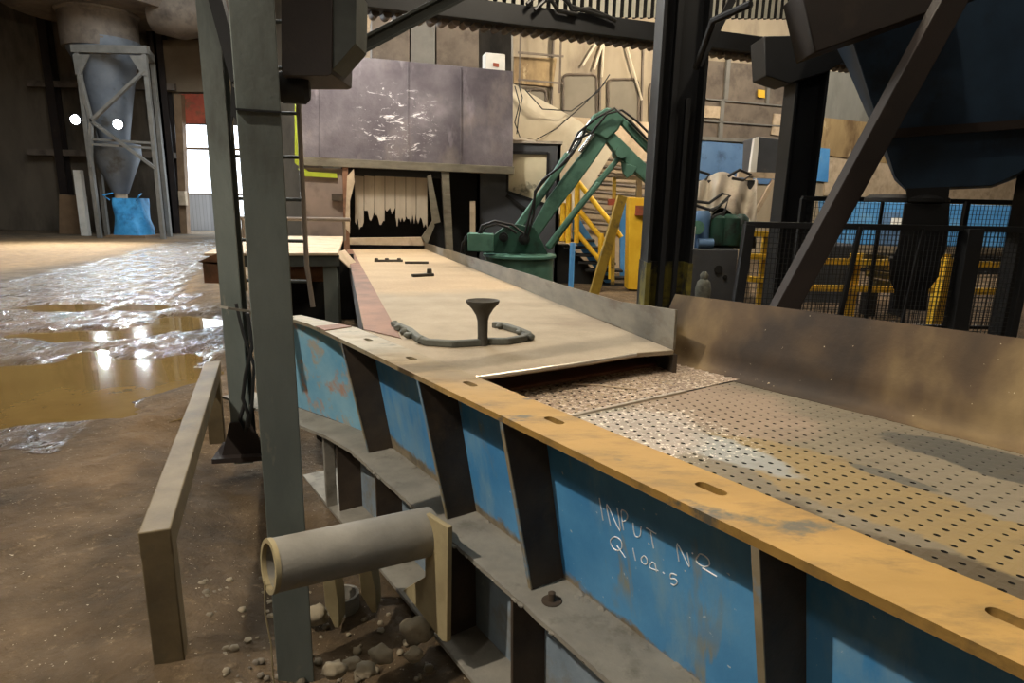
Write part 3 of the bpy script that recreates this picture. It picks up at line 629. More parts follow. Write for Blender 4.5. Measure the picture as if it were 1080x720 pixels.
# crash rail
a, b = P(167, 570, 2.0), G(225, 391, .45); a.z = .47; b.z = .47
t = thing('crash_rail', 'low dirty tan box section crash rail on the floor at left', 'rail', (a.x, a.y, 0)); dr = (b-a).normalized()
mb = MB(); mb.bar(a - dr*.05, b, .1, .1); obj('rail_beam', mb, M['rail'], t, bev=.005)
mb = MB(); mb.box((a.x, a.y, .20), .1, .1, .46, X=(dr.y, -dr.x, 0)); obj('post', mb, M['rail'], t, bev=.005)
mb = MB(); e = b - dr*.12; mb.box((e.x, e.y, .20), .1, .1, .46, X=(dr.y, -dr.x, 0)); obj('post', mb, M['rail'], t, bev=.005)
# ladder
YL = 4.7; lx0, lx1 = P(252, 250, YL).x, P(322, 250, YL).x
t = thing('ladder', 'thin steel ladder hanging between the near column and the side platform', 'ladder', ((lx0+lx1)/2, YL, .85))
mb = MB(); mb.tube([(lx0, YL, 4.2), (lx0, YL, 1.3), (lx0+.02, YL-.02, .95)], .022, 10); obj('rail', mb, M['rail'], t)
mb = MB(); mb.tube([(lx1, YL, 4.2), (lx1, YL, 1.15), (lx1+.04, YL-.03, .84)], .018, 10); obj('rail', mb, M['ductbrown'], t)
for k in range(11):
    z = 1.03 + k*.3; mb = MB(); mb.tube([(lx0, YL, z), (lx1, YL, z)], .013, 8); obj('rung', mb, M['postdark'], t)
# hanging brown chute box and roller
YB = 4.2
t = thing('chute_box', 'brown steel chute box hanging in front of the hood at top left', 'chute', P(335, 80, YB))
mb = MB(); q = [P(296, -12, YB), P(350, -12, YB), P(350, 78, YB), P(345, 80, YB), P(297, 80, YB)]; mb.prism(q, V((0, .5, 0))); obj('front_panel', mb, M['darkbrown'], t, bev=.004)
mb = MB(); q = [P(350.5, -12, YB+.02), P(376, -12, YB+.02), P(375, 46, YB+.02), P(350.5, 74, YB+.02)]; mb.prism(q, V((0, .3, 0))); obj('side_panel', mb, M['postdark'], t, bev=.003)
mb = MB(); ce = P(311, 92, YB+.15); mb.lathe(ce - V((.1, 0, 0)), [(.09, 0), (.1, .02), (.1, .16), (.07, .19)], 20, V((1, .2, 0))); obj('roller', mb, M['black'], t)
mb = MB(); mb.ibeam(P(368, 55, 5.0), P(492, -10, 5.6), .1, .11, .02, .03, ZU); tag(obj('brace_beam', mb, M['postdark']), 'dark green diagonal brace beam at top left above the hood', 'beam')
mb = MB(); mb.tube([P(398, -15, 16.2), P(384, 12, 16.2), P(382, 26, 16.2), P(390, 44, 16.2), P(397, 74, 16.2)], .24, 16); tag(obj('vent_pipe', mb, M['pale']), 'pale elbow pipe rising behind the diagonal brace beam', 'pipe')
# side platform
zp = 1.0; f0, f1 = G(214, 268, zp), G(366, 266, zp); f1.y = f1.y; r0, r1 = G(250, 243, zp), G(368, 243, zp)
t = thing('side_platform', 'dusty side platform with dark underside left of the long table', 'platform', ((f0.x+f1.x)/2, f0.y, 0))
f0 = V((-3.55, 7.2, zp)); f1 = V((-2.12, 7.6, zp)); r1 = V((-2.95, 11.0, zp)); r0 = V((-4.5, 10.6, zp))
mb = MB(); mb.prism([f0, f1, r1, r0], ZU*-.03); obj('top_plate', mb, M['pale'], t, bev=.004)
mb = MB(); mb.prism([f0+V((.05, .02, -.03)), f1+V((0, .02, -.03)), f1+V((0, .02, -.16)), f0+V((.05, .02, -.16))], V((0, .04, 0))); obj('apron', mb, M['postdark'], t)
for p in (f1+V((-.12, .1, 0)), f0+V((.3, .1, 0)), r0+V((.3, -.2, 0)), r1+V((-.2, -.2, 0))):
    mb = MB(); mb.box((p.x, p.y, .48), .17, .12, .98); obj('leg', mb, M['post'], t, bev=.004)
mb = MB(); mb.lathe(V((-3.2, 7.9, .72)), [(.13, 0), (.13, .9)], 18, V((1, .2, 0))); obj('drum', mb, M['rust'], t, smooth=50)
mb = MB(); mb.prism([V((-3.3, 8.4, 0)), V((-2.2, 8.6, 0)), V((-2.2, 8.6, .9)), V((-3.3, 8.4, .9))], V((0, .05, 0))); obj('rear_panel', mb, M['black'], t)
mb = MB(); mb.tube([V((-4.2, 9.6, 1.32)), V((-2.55, 9.9, 1.32))], .03, 8); mb.tube([V((-4.1, 9.6, 1.0)), V((-4.1, 9.6, 1.32))], .025, 8); mb.tube([V((-2.65, 9.9, 1.0)), V((-2.65, 9.9, 1.32))], .025, 8); obj('hand_rail', mb, M['ductbrown'], t)
mb = MB(); q = P(223, 283, 7.1); mb.prism([P(208, 276, 7.1), P(232, 266, 7.1), P(232, 279, 7.1), P(219, 278, 7.1)], V((0, .12, 0))); mb.box(P(226, 287, 7.15), .2, .1, .24); obj('end_flap', mb, M['rust'], t)
mb = MB(); mb.prism([f1+V((-.05, .0, .0)), f1+V((.12, .1, -.2)), f1+V((.12, .5, -.2)), f1+V((-.05, .5, .0))], V((0, 0, -.015))); obj('spill_lip', mb, M['pale'], t)

# ================================================================== THE HOOD AT THE END OF THE TABLE
HL = 9.35
hp = TB(HL, -1.0, 0)
HD = V((S2.x, S2.y, 0)).normalized(); HN = V((-HD.y, HD.x, 0))   # HN points away from the viewer
class HP(VP):
    def __init__(s, off): s.o = hp + HN*off; s.d = HD; s.n = -HN
h0, h1, h2 = HP(0), HP(.05), HP(.6)
HOODPATCH = None
def hq(pl, pts): return [pl(x, y) for x, y in pts]
tp_ = hq(h0, [(336, 57), (360, 58), (541, 75), (541, 180), (336, 166)])
base = V((hp.x, hp.y, 0)); hood = thing('extraction_hood', 'big soot stained purple grey steel hood box above the curtained opening', 'hood', base)
pc = h0(420, 128); HOODPATCH = tuple(V((pc.x-base.x, pc.y-base.y, (pc.z)*1.3)))
M['hood'] = hood_mat()
mb = MB(); mb.prism(tp_, HN*2.6); obj('hood_box', mb, M['hood'], hood, bev=.01, smooth=0)
mb = MB(); mb.prism(hq(h0, [(318, 96), (336, 80), (336, 176), (318, 172)]), HN*2.4); obj('side_box', mb, M['hood'], hood, smooth=0)
for x in (360, 430, 486): mb = MB(); mb.bar(h0(x, 60+(x-360)*.095, .012), h0(x, 168+(x-360)*.06, .012), .02, .024, HN); obj('seam', mb, M['hood'], hood)
mb = MB(); mb.bar(h0(318, 170, .04), h0(541, 180, .04), .12, .14, ZU); obj('lintel_beam', mb, M['tguard'], hood, bev=.005)
mb = MB(); mb.bar(h0(469, 176), h0(474, 268), .14, .12, HN); obj('door_post', mb, M['tguard'], hood, bev=.005)
mb = MB(); mb.bar(h0(364, 176), h0(366, 268), .1, .12, HN); obj('door_post', mb, M['rust'], hood, bev=.005)
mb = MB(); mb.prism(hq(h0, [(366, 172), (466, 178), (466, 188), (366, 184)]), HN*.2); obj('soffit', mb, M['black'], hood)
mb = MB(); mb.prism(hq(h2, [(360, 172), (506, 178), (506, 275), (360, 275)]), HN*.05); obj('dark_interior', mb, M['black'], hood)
mb = MB(); mb.prism(hq(h0, [(367, 251), (450, 250), (451, 259), (367, 258)]), HN*.12); obj('sill', mb, M['pale'], hood, bev=.005)
mb = MB(); mb.prism(hq(h0, [(366, 186), (373, 178), (374, 192), (369, 212), (369, 246), (364, 240)]), HN*-.08); obj('left_jamb_plate', mb, M['pale'], hood)
mb = MB(); mb.prism(hq(h0, [(450, 186), (454, 184), (464, 234), (456, 236)]), HN*-.08); mb.prism(hq(h0, [(444, 250), (456, 232), (458, 238), (450, 258)]), HN*-.06); obj('right_jamb_plate', mb, M['tguard'], hood)
mb = MB(); mb.prism(hq(h0, [(318, 176), (362, 178), (362, 250), (318, 248)]), HN*.1); obj('left_panel', mb, mat('rusty pinkish grey panel', '#71635a', '#857468', 2, .7, 0, .2, '#5d5049', 2, (.5, .7)), hood)
mb = MB(); mb.prism(hq(h0, [(314, 178), (322, 186), (356, 188), (355, 183), (326, 181), (318, 176)]), HN*-.06); mb.prism(hq(h0, [(311, 108), (316, 112), (316, 176), (311, 172)]), HN*-.06); obj('warning_strip', mb, M['lime'], hood)['label'] = 'fluorescent yellow strip'
mb = MB(); mb.box(h0(356, 208, .05), .18, .1, .12); obj('latch', mb, M['rib'], hood)
# rubber curtain strips with torn ends
h3 = HP(.22); xsn = [374, 384, 395, 406, 417, 428, 439, 451]; ends = [237, 229, 233, 226, 234, 231, 236]
random.seed(4)
for i in range(7):
    x0, x1 = xsn[i]+.3, xsn[i+1]-.3; e = ends[i]; q = [(x1, 186), (x0, 185)]
    for k in range(7): q.append((x0+(x1-x0)*k/6, e + random.choice((-7, -3, 0, 2, 4, 5, -5))))
    mb = MB(); mb.prism(hq(h3, q), HN*.02*(1 if i % 2 else 1.6)); s = obj('curtain_strip', mb, M['rubber'], hood, smooth=0)
# dark gap with strips at right of the post
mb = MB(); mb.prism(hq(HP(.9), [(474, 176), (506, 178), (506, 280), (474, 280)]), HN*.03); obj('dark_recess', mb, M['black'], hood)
for x in (481, 488, 495):
    mb = MB(); mb.bar(HP(.7)(x, 182), HP(.7)(x+1, 262), .04, .02, HN); obj('hanging_strip', mb, M['yellowgreen'], hood)
# behind the hood: tall ducts, small white box
for i, (x0, x1, y0, mk) in enumerate(((392, 432, 16, 'ductbrown'), (433, 459, 20, 'grey'), (460, 505, 24, 'ductbrown'))):
    pl_ = HP(3.0 + .15*i); mb = MB(); mb.prism(hq(pl_, [(x0, y0), (x1, y0+2), (x1, 110), (x0, 110)]), HN*.8)
    tag(obj('duct_panel', mb, M[mk], bev=.02), ['brown upright duct behind the hood, next to the pale elbow pipe', 'pale grey upright duct behind the middle of the hood', 'dark brown upright duct behind the hood, left of the white box'][i], 'duct', 'upright ducts behind the hood')
t = thing('control_box', 'small white box standing on top of the hood', 'box', HP(1.0)(523, 74))
mb = MB(); mb.prism(hq(HP(1.0), [(512, 55), (533, 57), (533, 78), (512, 76)]), HN*.3); obj('box_body', mb, M['white'], t, bev=.02)
mb = MB(); mb.prism(hq(HP(.99), [(520, 66), (526, 67), (526, 71), (520, 70)]), HN*-.01); obj('red_label', mb, M['red'], t)

# ================================================================== CABIN, MANIPULATOR, STAIRS
cp = VP(545, 12.6, (1, .02)); cs = cp.n*-1
t = thing('operator_cabin', 'dark grey operator cabin with a large window behind the green manipulator', 'cabin', (cp(545, 270).x, cp.o.y, 0))
zt = cp(503, 150).z; x0, x1 = cp(503, 200).x, cp(590, 200).x; wx0, wx1 = cp(535, 200).x, cp(577, 200).x; wz1 = cp(555, 161).z; wz0 = cp(555, 209).z
yc = cp.o.y
mb = MB(); 
mb.prism([(x0, yc, 0), (wx0, yc, 0), (wx0, yc, zt), (x0, yc, zt)], (0, .06, 0)); mb.prism([(wx1, yc, 0), (x1, yc, 0), (x1, yc, zt), (wx1, yc, zt)], (0, .06, 0))
mb.prism([(wx0, yc, 0), (wx1, yc, 0), (wx1, yc, wz0-.12), (wx0, yc, wz0+.12)], (0, .06, 0)); mb.prism([(wx0, yc, wz1), (wx1, yc, wz1), (wx1, yc, zt), (wx0, yc, zt)], (0, .06, 0))
mb.box((x0+.03, yc+.7, zt/2), .06, 1.4, zt); mb.box((x1-.03, yc+.7, zt/2), .06, 1.4, zt); mb.box(((x0+x1)/2, yc+1.4, zt/2), x1-x0, .06, zt); obj('cabin_shell', mb, M['cabin'], t)
mb = MB(); mb.box(((x0+x1)/2, yc+.7, zt+.02), x1-x0+.06, 1.5, .05); mb.lump(((x0+x1)/2-.1, yc+.4, zt+.08), .45, .3, .06, 3, 3, .3); obj('roof', mb, M['tarp'], t)
mb = MB(); fr = .04
for a, b in (((wx0, wz0+.12), (wx0, wz1)), ((wx1, wz0-.12), (wx1, wz1)), ((wx0, wz1), (wx1, wz1)), ((wx0, wz0+.12), (wx1, wz0-.12))): mb.bar((a[0], yc-.01, a[1]), (b[0], yc-.01, b[1]), .05, .05, V((0, 1, 0)))
obj('window_frame', mb, M['dark'], t)
mb = MB(); mb.prism([(wx0, yc+.03, wz0+.12), (wx1, yc+.03, wz0-.12), (wx1, yc+.03, wz1), (wx0, yc+.03, wz1)], (0, .01, 0)); obj('window_pane', mb, M['glassy'], t)
mb = MB(); q = cp(540, 218, .08); mb.bar(cp(534, 206, .05), cp(556, 222, .05), .06, .05, V((0, 1, 0))); obj('wiper_arm', mb, M['black'], t)
mb = MB(); mb.bar(cp(499, 212, .2), cp(499, 245, .2), .1, .1, V((0, 1, 0))); tag(obj('white_post', mb, M['pale']), 'pale stub post at the left foot of the cabin', 'post')
# manipulator
YM = 9.3
def Q(x, y, dy=0.0): return P(x, y, YM+dy)
mc = Q(548, 268); mz = mc.z
mt = thing('manipulator', 'green hydraulic manipulator arm on a round pedestal behind the table guard', 'manipulator', (mc.x, mc.y, 0))
mb = MB(); mb.lathe((mc.x, mc.y, 0), [(.50, 0), (.50, mz-.04), (.54, mz-.03), (.54, mz), (.2, mz+.005)], 40); obj('pedestal', mb, M['green'], mt, smooth=40)
mb = MB()
for dy in (-.14, .14):
    mb.prism([Q(512, 267, dy), Q(518, 250, dy), Q(530, 240, dy), Q(545, 236, dy), Q(564, 240, dy), Q(572, 255, dy), Q(578, 268, dy)], V((0, .04, 0)))
obj('turret_yoke', mb, M['greendark'], mt, bev=.01)
for (x, y, r) in ((553, 252, .085), (531, 250, .07)):
    mb = MB(); mb.lathe(Q(x, y, -.2), [(r, 0), (r, .44)], 20, V((0, 1, 0))); mb.lathe(Q(x, y, -.24), [(r*.5, 0), (r*.5, .05)], 14, V((0, 1, 0))); obj('pivot_pin', mb, M['dark'], mt, smooth=40)
def beam(px, ws, dy, d, m=None):
    mb = MB(); up, dn = [], []
    for i, (x, y) in enumerate(px):
        a, b = px[max(i-1, 0)], px[min(i+1, len(px)-1)]; tx, ty = b[0]-a[0], b[1]-a[1]; n = math.hypot(tx, ty); w = ws[i]/2
        up.append(Q(x - ty/n*w, y + tx/n*w, dy)); dn.append(Q(x + ty/n*w, y - tx/n*w, dy))
    return mb.prism(up+dn[::-1], V((0, d, 0)))
obj('main_boom', beam([(563, 247), (583, 215), (604, 187), (622, 163), (637, 141), (642, 133)], [11, 15, 16.5, 15, 15, 12], -.1, .2), M['green'], mt, bev=.015)
obj('parallel_link', beam([(542, 246), (556, 226), (578, 195), (600, 162)], [9, 8.5, 8, 8], -.1, .12), M['green'], mt, bev=.02)
mb = MB(); mb.tube([Q(600, 162, -.04), Q(613, 143, -.04), Q(624, 128, -.04)], .035, 10); mb.tube([Q(612, 160, -.12), Q(626, 141, -.12)], .035, 10); obj('cylinder_rod', mb, M['chrome'], mt, smooth=40)
mb = MB(); mb.prism([Q(618, 136, -.14), Q(626, 121, -.14), Q(640, 113, -.14), (Q(652, 115, -.14)), Q(659, 124, -.14), Q(652, 137, -.14), Q(640, 147, -.14)], V((0, .32, 0))); obj('elbow_bracket', mb, M['green'], mt, bev=.02)
obj('forearm', beam([(640, 140), (654, 156), (668, 170), (690, 190), (712, 212)], [11, 15, 15, 14, 11], -.1, .2), M['green'], mt, bev=.015)
obj('forearm_link', beam([(648, 118), (664, 135), (682, 154), (706, 178)], [7, 8, 8, 7], -.08, .1), M['green'], mt, bev=.015)
mb = MB(); mb.tube([Q(664, 128, -.1), Q(690, 156, -.1)], .028, 8); obj('forearm_rod', mb, M['chrome'], mt)
obj('lift_cylinder', beam([(656, 163), (634, 189), (630, 194)], [5, 6, 7], -.16, .1), M['green'], mt, bev=.02)
obj('lift_rod', beam([(632, 192), (604, 227), (578, 262)], [6.5, 6.5, 8], -.17, .12), M['green'], mt, bev=.03)
mb = MB(); mb.lathe(Q(656, 160, -.24), [(.085, 0), (.085, .4)], 20, V((0, 1, 0))); obj('knuckle_pin', mb, M['green'], mt, smooth=40)
mb = MB(); mb.prism([Q(655, 170, -.15), Q(672, 176, -.15), Q(668, 184, -.15), Q(661, 188, -.15), Q(657, 182, -.15)], V((0, .06, 0))); obj('lug', mb, M['green'], mt, bev=.01)
mb = MB(); g = Q(716, 218); mb.prism([Q(706, 205), Q(718, 208), Q(728, 228), Q(722, 246), Q(714, 240), Q(718, 226)], V((0, .15, 0))); obj('grab', mb, M['greendark'], mt, bev=.01)
mb = MB(); mb.prism([Q(493, 246, -.35), Q(520, 247, -.35), Q(520, 266, -.35), Q(493, 265, -.35)], V((0, .3, 0))); obj('valve_box', mb, M['green'], mt, bev=.01)
mb = MB()
for pts in ([(553, 250), (560, 222), (566, 200), (580, 184), (598, 170), (612, 150), (618, 134)], [(556, 252), (563, 226), (564, 202), (572, 190), (590, 176), (606, 158)],
            [(600, 160), (610, 140), (630, 124), (648, 114), (664, 128), (686, 150)], [(606, 148), (624, 140), (640, 120), (656, 116), (672, 128), (690, 146)]):
    mb.tube([Q(x, y, -.22) for x, y in pts], .016, 8)
for pts in ([(506, 248), (512, 240), (524, 236), (536, 240), (545, 246)], [(504, 250), (508, 238), (522, 233), (540, 237), (552, 246)], [(494, 250), (488, 256), (486, 270), (492, 285)], [(496, 246), (491, 250), (489, 266), (496, 290)]):
    mb.tube([Q(x, y, -.3) for x, y in pts], .018, 8)
obj('hose', mb, M['hose'], mt, smooth=60)
# leaning yellow post
mb = MB(); a, b = P(627, 308, 7.4), P(656, 207, 7.6); a = a + (a-b)*(a.z/(b.z-a.z)); mb.bar(a, b, .11, .11, V((0, 1, 0)))
tag(obj('yellow_post', mb, M['yellowdirty'], bev=.006), 'leaning grimy yellow square post right of the green manipulator', 'post')
# stairs with yellow hand rails
YS = 13.0
def W(x, y, dy=0.0): return P(x, y, YS+dy)
st = thing('stair', 'short black stair with yellow hand rails and blue side behind the leaning post', 'stair', (W(620, 290).x, YS, 0))
mb = MB(); mb.prism([W(604, 232), W(612, 232), W(650, 292), W(640, 300), W(604, 252)], V((0, .05, 0))); obj('side_plate', mb, M['bluewall'], st)
for k in range(8):
    a = W(588+k*7.5, 252+k*8, -.35); mb = MB(); mb.prism([a, a+V((.75, 0, 0)), a+V((.75, .32, 0)), a+V((0, .32, 0))], V((0, 0, -.05))); obj('tread', mb, M['black'], st, bev=.01)
mb = MB(); mb.prism([W(583, 258, -.05), W(600, 258, -.05), W(652, 312, -.05), W(583, 312, -.05)], V((0, .3, 0))); obj('stair_body', mb, M['hose'], st)
for pts in ([(610, 192), (648, 240), (655, 250)], [(611, 222), (640, 258)], [(606, 242), (632, 274)]):
    mb = MB(); mb.tube([W(x, y, -.4) for x, y in pts], .05, 10); obj('hand_rail', mb, M['yellow'], st, smooth=40)
for x, y0, y1 in ((609, 190, 256), (600, 204, 256), (594, 214, 254), (634, 246, 290), (645, 244, 294)):
    mb = MB(); mb.tube([W(x, y0, -.4), W(x-1, y1, -.4)], .055, 10); obj('rail_post', mb, M['yellow'], st, smooth=40)
mb = MB(); mb.tube([W(604, 256, -1.5), W(602, 304, -1.5)], .05, 10); tag(obj('blue_post', mb, M['bluewall']), 'thin blue post in front of the black stair', 'post')
# blue panel, yellow cabinet, beige frame
mb = MB(); mb.prism([W(654, 208, 1), W(672, 210, 1), W(672, 300, 1), W(654, 298, 1)], V((0, .1, 0))); tag(obj('blue_panel', mb, M['bluewall']), 'upright bright blue panel left of the yellow cabinet', 'panel')
t = thing('yellow_cabinet', 'tall bright yellow cabinet beside the big dark column', 'cabinet', (W(673, 305).x, YS-1, 0))
mb = MB(); mb.prism([W(664, 208, -1), W(686, 209, -1), W(684, 306, -1), W(662, 305, -1)], V((0, .4, 0))); obj('cabinet_body', mb, M['yellow'], t, bev=.01)
mb = MB(); mb.box(W(676, 222, -1.05), .2, .08, .18); obj('red_box', mb, M['red'], t)
t = thing('beige_frame', 'thin yellowish goal shaped frame around the blue panel', 'frame', (W(660, 290).x, YS-.5, 0))
mb = MB(); mb.bar(W(648, 187, -.5), W(646, 300, -.5), .07, .07, V((0, 1, 0))); obj('upright', mb, M['yellowdirty'], t)
mb = MB(); mb.bar(W(674, 188, -.5), W(672, 300, -.5), .1, .1, V((0, 1, 0))); obj('upright', mb, M['rail'], t)
mb = MB(); mb.bar(W(647, 187, -.5), W(675, 188, -.5), .07, .07, V((0, 1, 0))); obj('cross_bar', mb, M['rail'], t)
mb = MB(); mb.box(W(645, 213, -.56), .14, .08, .12); obj('red_box', mb, M['red'], t)
# pale wall with pipes behind
bw = VP(640, 15.0, (.93, .3))
t = thing('pipe_rack', 'pale wall panel with rows of horizontal pipes behind the manipulator', 'rack', (bw(620, 280).x, bw(620, 280).y, 0))
mb = MB(); mb.prism([bw(560, 120), bw(700, 130), bw(690, 330), bw(560, 330)], -bw.n*.1); obj('back_panel', mb, M['pale'], t)
for y in (164, 172, 181, 190, 199, 210, 221, 232):
    mb = MB(); mb.tube([bw(588, y, .12), bw(692, y+9, .12)], .035, 8); obj('rack_pipe', mb, M['ductbrown'], t, smooth=40)
mb = MB()
sp = [(541, 88), (612, 128), (646, 160), (606, 226), (560, 226), (541, 160)]
pl_ = VP(590, 14.2, (.95, .25)); mb.prism([pl_(x, y) for x, y in sp], -pl_.n*.04); tag(obj('tarp_sheet', mb, M['sheet'], smooth=0), 'big cream tarpaulin sheet sloping down behind the cabin', 'tarpaulin')
mb = MB()
for pts in ([(541, 92), (546, 110), (541, 130), (548, 150)], [(545, 90), (549, 104), (545, 124), (543, 142)], [(552, 96), (570, 116), (600, 118), (628, 98), (640, 80)], [(560, 150), (585, 136), (612, 112), (636, 88)]): mb.tube([pl_(x, y, .15) for x, y in pts], .012, 6)
tag(obj('cable', mb, M['wire']), 'loose dark cables hanging in front of the cream tarpaulin', 'cable')

# ================================================================== RIGHT: COLUMNS, BRACE, HOPPER, FENCE
YC = 6.2
def col_h(name, lab, px_top, px_bot, w, d, Y, m, extra=None):
    a, b = P(*px_bot, Y), P(*px_top, Y); x, = (a.x,)
    return a, b
ca = P(700, 300, YC); cx = ca.x
t = thing('steel_column', 'big near black steel column right of the table, flaking yellow at its base', 'column', (cx, YC, 0))
for sx in (-1, 1):
    mb = MB(); mb.box((cx+sx*.2, YC, 2.6), .03, .36, 5.2); obj('flange', mb, M['dark'], t, bev=.004)
mb = MB(); mb.box((cx, YC+.02, 2.6), .38, .03, 5.2); obj('web', mb, M['dark'], t)
mb = MB(); mb.box((cx-.06, YC-.1, 2.6), .05, .1, 5.2); mb.box((cx+.08, YC-.08, 1.5), .04, .06, 2.2); obj('channel', mb, M['dark'], t, bev=.003)
mb = MB(); mb.box((cx-.2, YC, .55), .045, .37, 1.1); mb.box((cx+.2, YC, .55), .045, .37, 1.1); mb.box((cx, YC, .55), .36, .05, 1.1); obj('painted_base', mb, M['yellowgreen'], t)
mb = MB(); mb.tube([P(734, 72, YC-.3), P(752, 22, YC-.6), P(792, 4, YC-.9)], .03, 8); mb.bar(P(736, 70, YC-.25), P(772, 0, YC-.25), .06, .06); obj('knee_brace', mb, M['dark'], t)
Y2 = 7.4; c2 = P(826, 300, Y2)
t = thing('steel_column', 'second near black steel column with a wide head, behind the mesh fence', 'column', (c2.x, Y2, 0))
for sx in (-1, 1):
    mb = MB(); mb.box((c2.x+sx*.16, Y2, 1.9), .03, .32, 3.8); obj('flange', mb, M['dark'], t, bev=.004)
mb = MB(); mb.box((c2.x, Y2, 1.9), .3, .03, 3.8); obj('web', mb, M['dark'], t)
mb = MB(); mb.prism([P(808, 80, Y2-.2), P(832, 88, Y2-.2), P(872, 76, Y2-.2), P(905, 56, Y2-.2), P(905, 36, Y2-.2), P(806, 38, Y2-.2)], V((0, .4, 0))); obj('head_plate', mb, M['dark'], t, bev=.01)
mb = MB(); pb0, pb1 = P(828, 322, 4.75), P(1008, -10, 4.65); pb0 = pb0 + (pb0-pb1)*(pb0.z/(pb1.z-pb0.z)); mb.bar(pb0, pb1, .17, .13, V((0, 1, 0))); tag(obj('diagonal_brace', mb, M['darkbrown'], bev=.006), 'thick dark diagonal brace leaning across the blue hopper', 'beam')
mb = MB(); mb.bar(P(842, 30, 5.25), P(1040, -42, 5.15), .4, .46); tag(obj('inclined_beam', mb, M['darkbrown'], bev=.01), 'broad dark inclined beam above the second dark column', 'beam')
# hopper with chute
YH = 5.6
hc = P(990, 100, YH); hx = hc.x + .25
def HX(x, y): return P(x, y, YH)
t = thing('blue_hopper', 'large dark blue hopper with a stepped chute at upper right', 'hopper', P(975, 325, YH))
yb0 = YH; mb = MB()
rings = []
for (xl, xr, y, dd) in ((872, 1240, -30, 1.3), (898, 1190, 40, 1.2), (932, 1130, 148, 1.0), (944, 1076, 186, .8), (956, 1046, 200, .5)):
    a, b = HX(xl, y), HX(xr, y - 4); rings.append([mb.bm.verts.new(q) for q in (a, b, b+V((b.x*dd/YH, dd, 0)), a+V((a.x*dd/YH, dd, 0)))])
for a, b in zip(rings, rings[1:]):
    for k in range(4): mb.bm.faces.new((a[k], a[(k+1) % 4], b[(k+1) % 4], b[k]))
mb.bm.faces.new(rings[0]); mb.bm.faces.new(rings[-1]); obj('hopper_body', mb, M['hopper'], t, bev=.01)
mb = MB(); mb.bar(HX(932, 142)+V((0, -.06, 0)), HX(1130, 128)+V((0, -.06, 0)), .1, .07, ZU); obj('stiffener', mb, M['darkbrown'], t)
def chute(pts, d, nm, m='dark'):
    mb = MB(); mb.prism([HX(x, y) for x, y in pts], V((hx*.9*d/YH, d, 0))); return obj(nm, mb, M[m], t, bev=.008)
mb = MB(); q = HX(1136, 100); mb.box((q.x, q.y+.3, q.z/2), .16, .16, q.z); obj('support_leg', mb, M['dark'], t)
chute([(955, 196), (1002, 196), (1000, 214), (957, 214)], .42, 'neck')
mb = MB(); q = HX(978, 209); mb.lathe(q+V((0, .3, -.03)), [(.34, 0), (.34, .03), (.30, .06)], 24); obj('neck_collar', mb, M['dark'], t)
chute([(954, 214), (1002, 214), (999, 262), (991, 276), (941, 274), (946, 262)], .4, 'upper_chute')
chute([(938, 272), (993, 274), (990, 292), (980, 305), (977, 328), (941, 326), (943, 306), (938, 294)], .36, 'lower_chute')
# mesh fence
YF = 5.4
def fence(name, lab, px0, px1, ytop, Y, zb, step, parts):
    p0, p1 = P(*px0, Y), P(*px1, Y); zt = (p0.z+p1.z)/2; t = thing(name, lab, 'fence', ((p0.x+p1.x)/2, Y, 0), 'black mesh fences')
    mb = MB(); mb.bar((p0.x, Y, zt), (p1.x, Y, zt), .05, .05); obj('top_bar', mb, M['dark'], t, bev=.003)
    mb = MB(); mb.bar((p0.x, Y, zb), (p1.x, Y, zb), .04, .04); obj('bottom_bar', mb, M['dark'], t, bev=.003)
    mb = MB(); x = p0.x
    while x < p1.x: mb.bar((x, Y, zb), (x, Y, zt), .0045, .0045); x += step
    z = zb
    while z < zt: mb.bar((p0.x, Y-.004, z), (p1.x, Y-.004, z), .0045, .0045); z += step*1.2
    obj('wire_mesh', mb, M['wire'], t, smooth=0)
    for f, w, lean in parts:
        x = p0.x+(p1.x-p0.x)*f; mb = MB(); mb.bar((x+lean, Y-.03, 0), (x, Y-.03, zt), w, w); obj('fence_post', mb, M['dark'], t, bev=.003)
    return t
fence('mesh_fence', 'black wire mesh fence panel just behind the brown side guard', (786, 235), (1085, 244), 235, YF, .35, .036, ((0.01, .08, -.08), (.40, .035, -.14), (.62, .02, -.1), (.79, .13, .02), (1, .06, 0)))
fence('mesh_fence', 'farther black wire mesh fence behind the hopper chute', (846, 208), (1085, 215), 208, 7.0, .35, .04, ((.0, .05, 0), (.35, .03, 0), (.72, .05, 0), (1, .05, 0)))
# yellow barrier, steps and stacked planks
YY = 9.0
def Wy(x, y, dy=0.0): return P(x, y, YY+dy)
t = thing('yellow_barrier', 'low yellow guard rail behind the mesh fence', 'rail', (Wy(890, 320).x, YY, 0))
for y in (275, 303):
    mb = MB(); mb.bar(Wy(832, y), Wy(1080, y+5), .07, .09); obj('rail_bar', mb, M['yellow'], t, bev=.006)
for x in (838, 906, 1000):
    a = Wy(x, 268); mb = MB(); mb.bar((a.x, YY+.08, 0), (a.x, YY+.08, a.z), .14, .1, V((0, 1, 0))); obj('rail_post', mb, M['yellow'], t, bev=.006)
t2 = thing('plank_trestle', 'dark trestle carrying the stacked yellow planks', 'trestle', (Wy(935, 300, .8).x, YY+.8, 0))
for x in (918, 950):
    a = Wy(x, 303, .8); mb = MB(); mb.box((a.x, YY+.8, (a.z-.05)/2), .1, .3, a.z-.05); obj('leg', mb, M['dark'], t2)
for i, y in enumerate((270, 279, 288, 297)):
    mb = MB(); mb.bar(Wy(908+i*4, y, .8), Wy(958, y+6, .8), .2, .1); tag(obj('yellow_plank', mb, M['yellowdirty'], bev=.01), ['topmost', 'second from top', 'third from top', 'lowest'][i]+' yellow plank of the stack behind the chute', 'plank', 'stacked yellow planks')
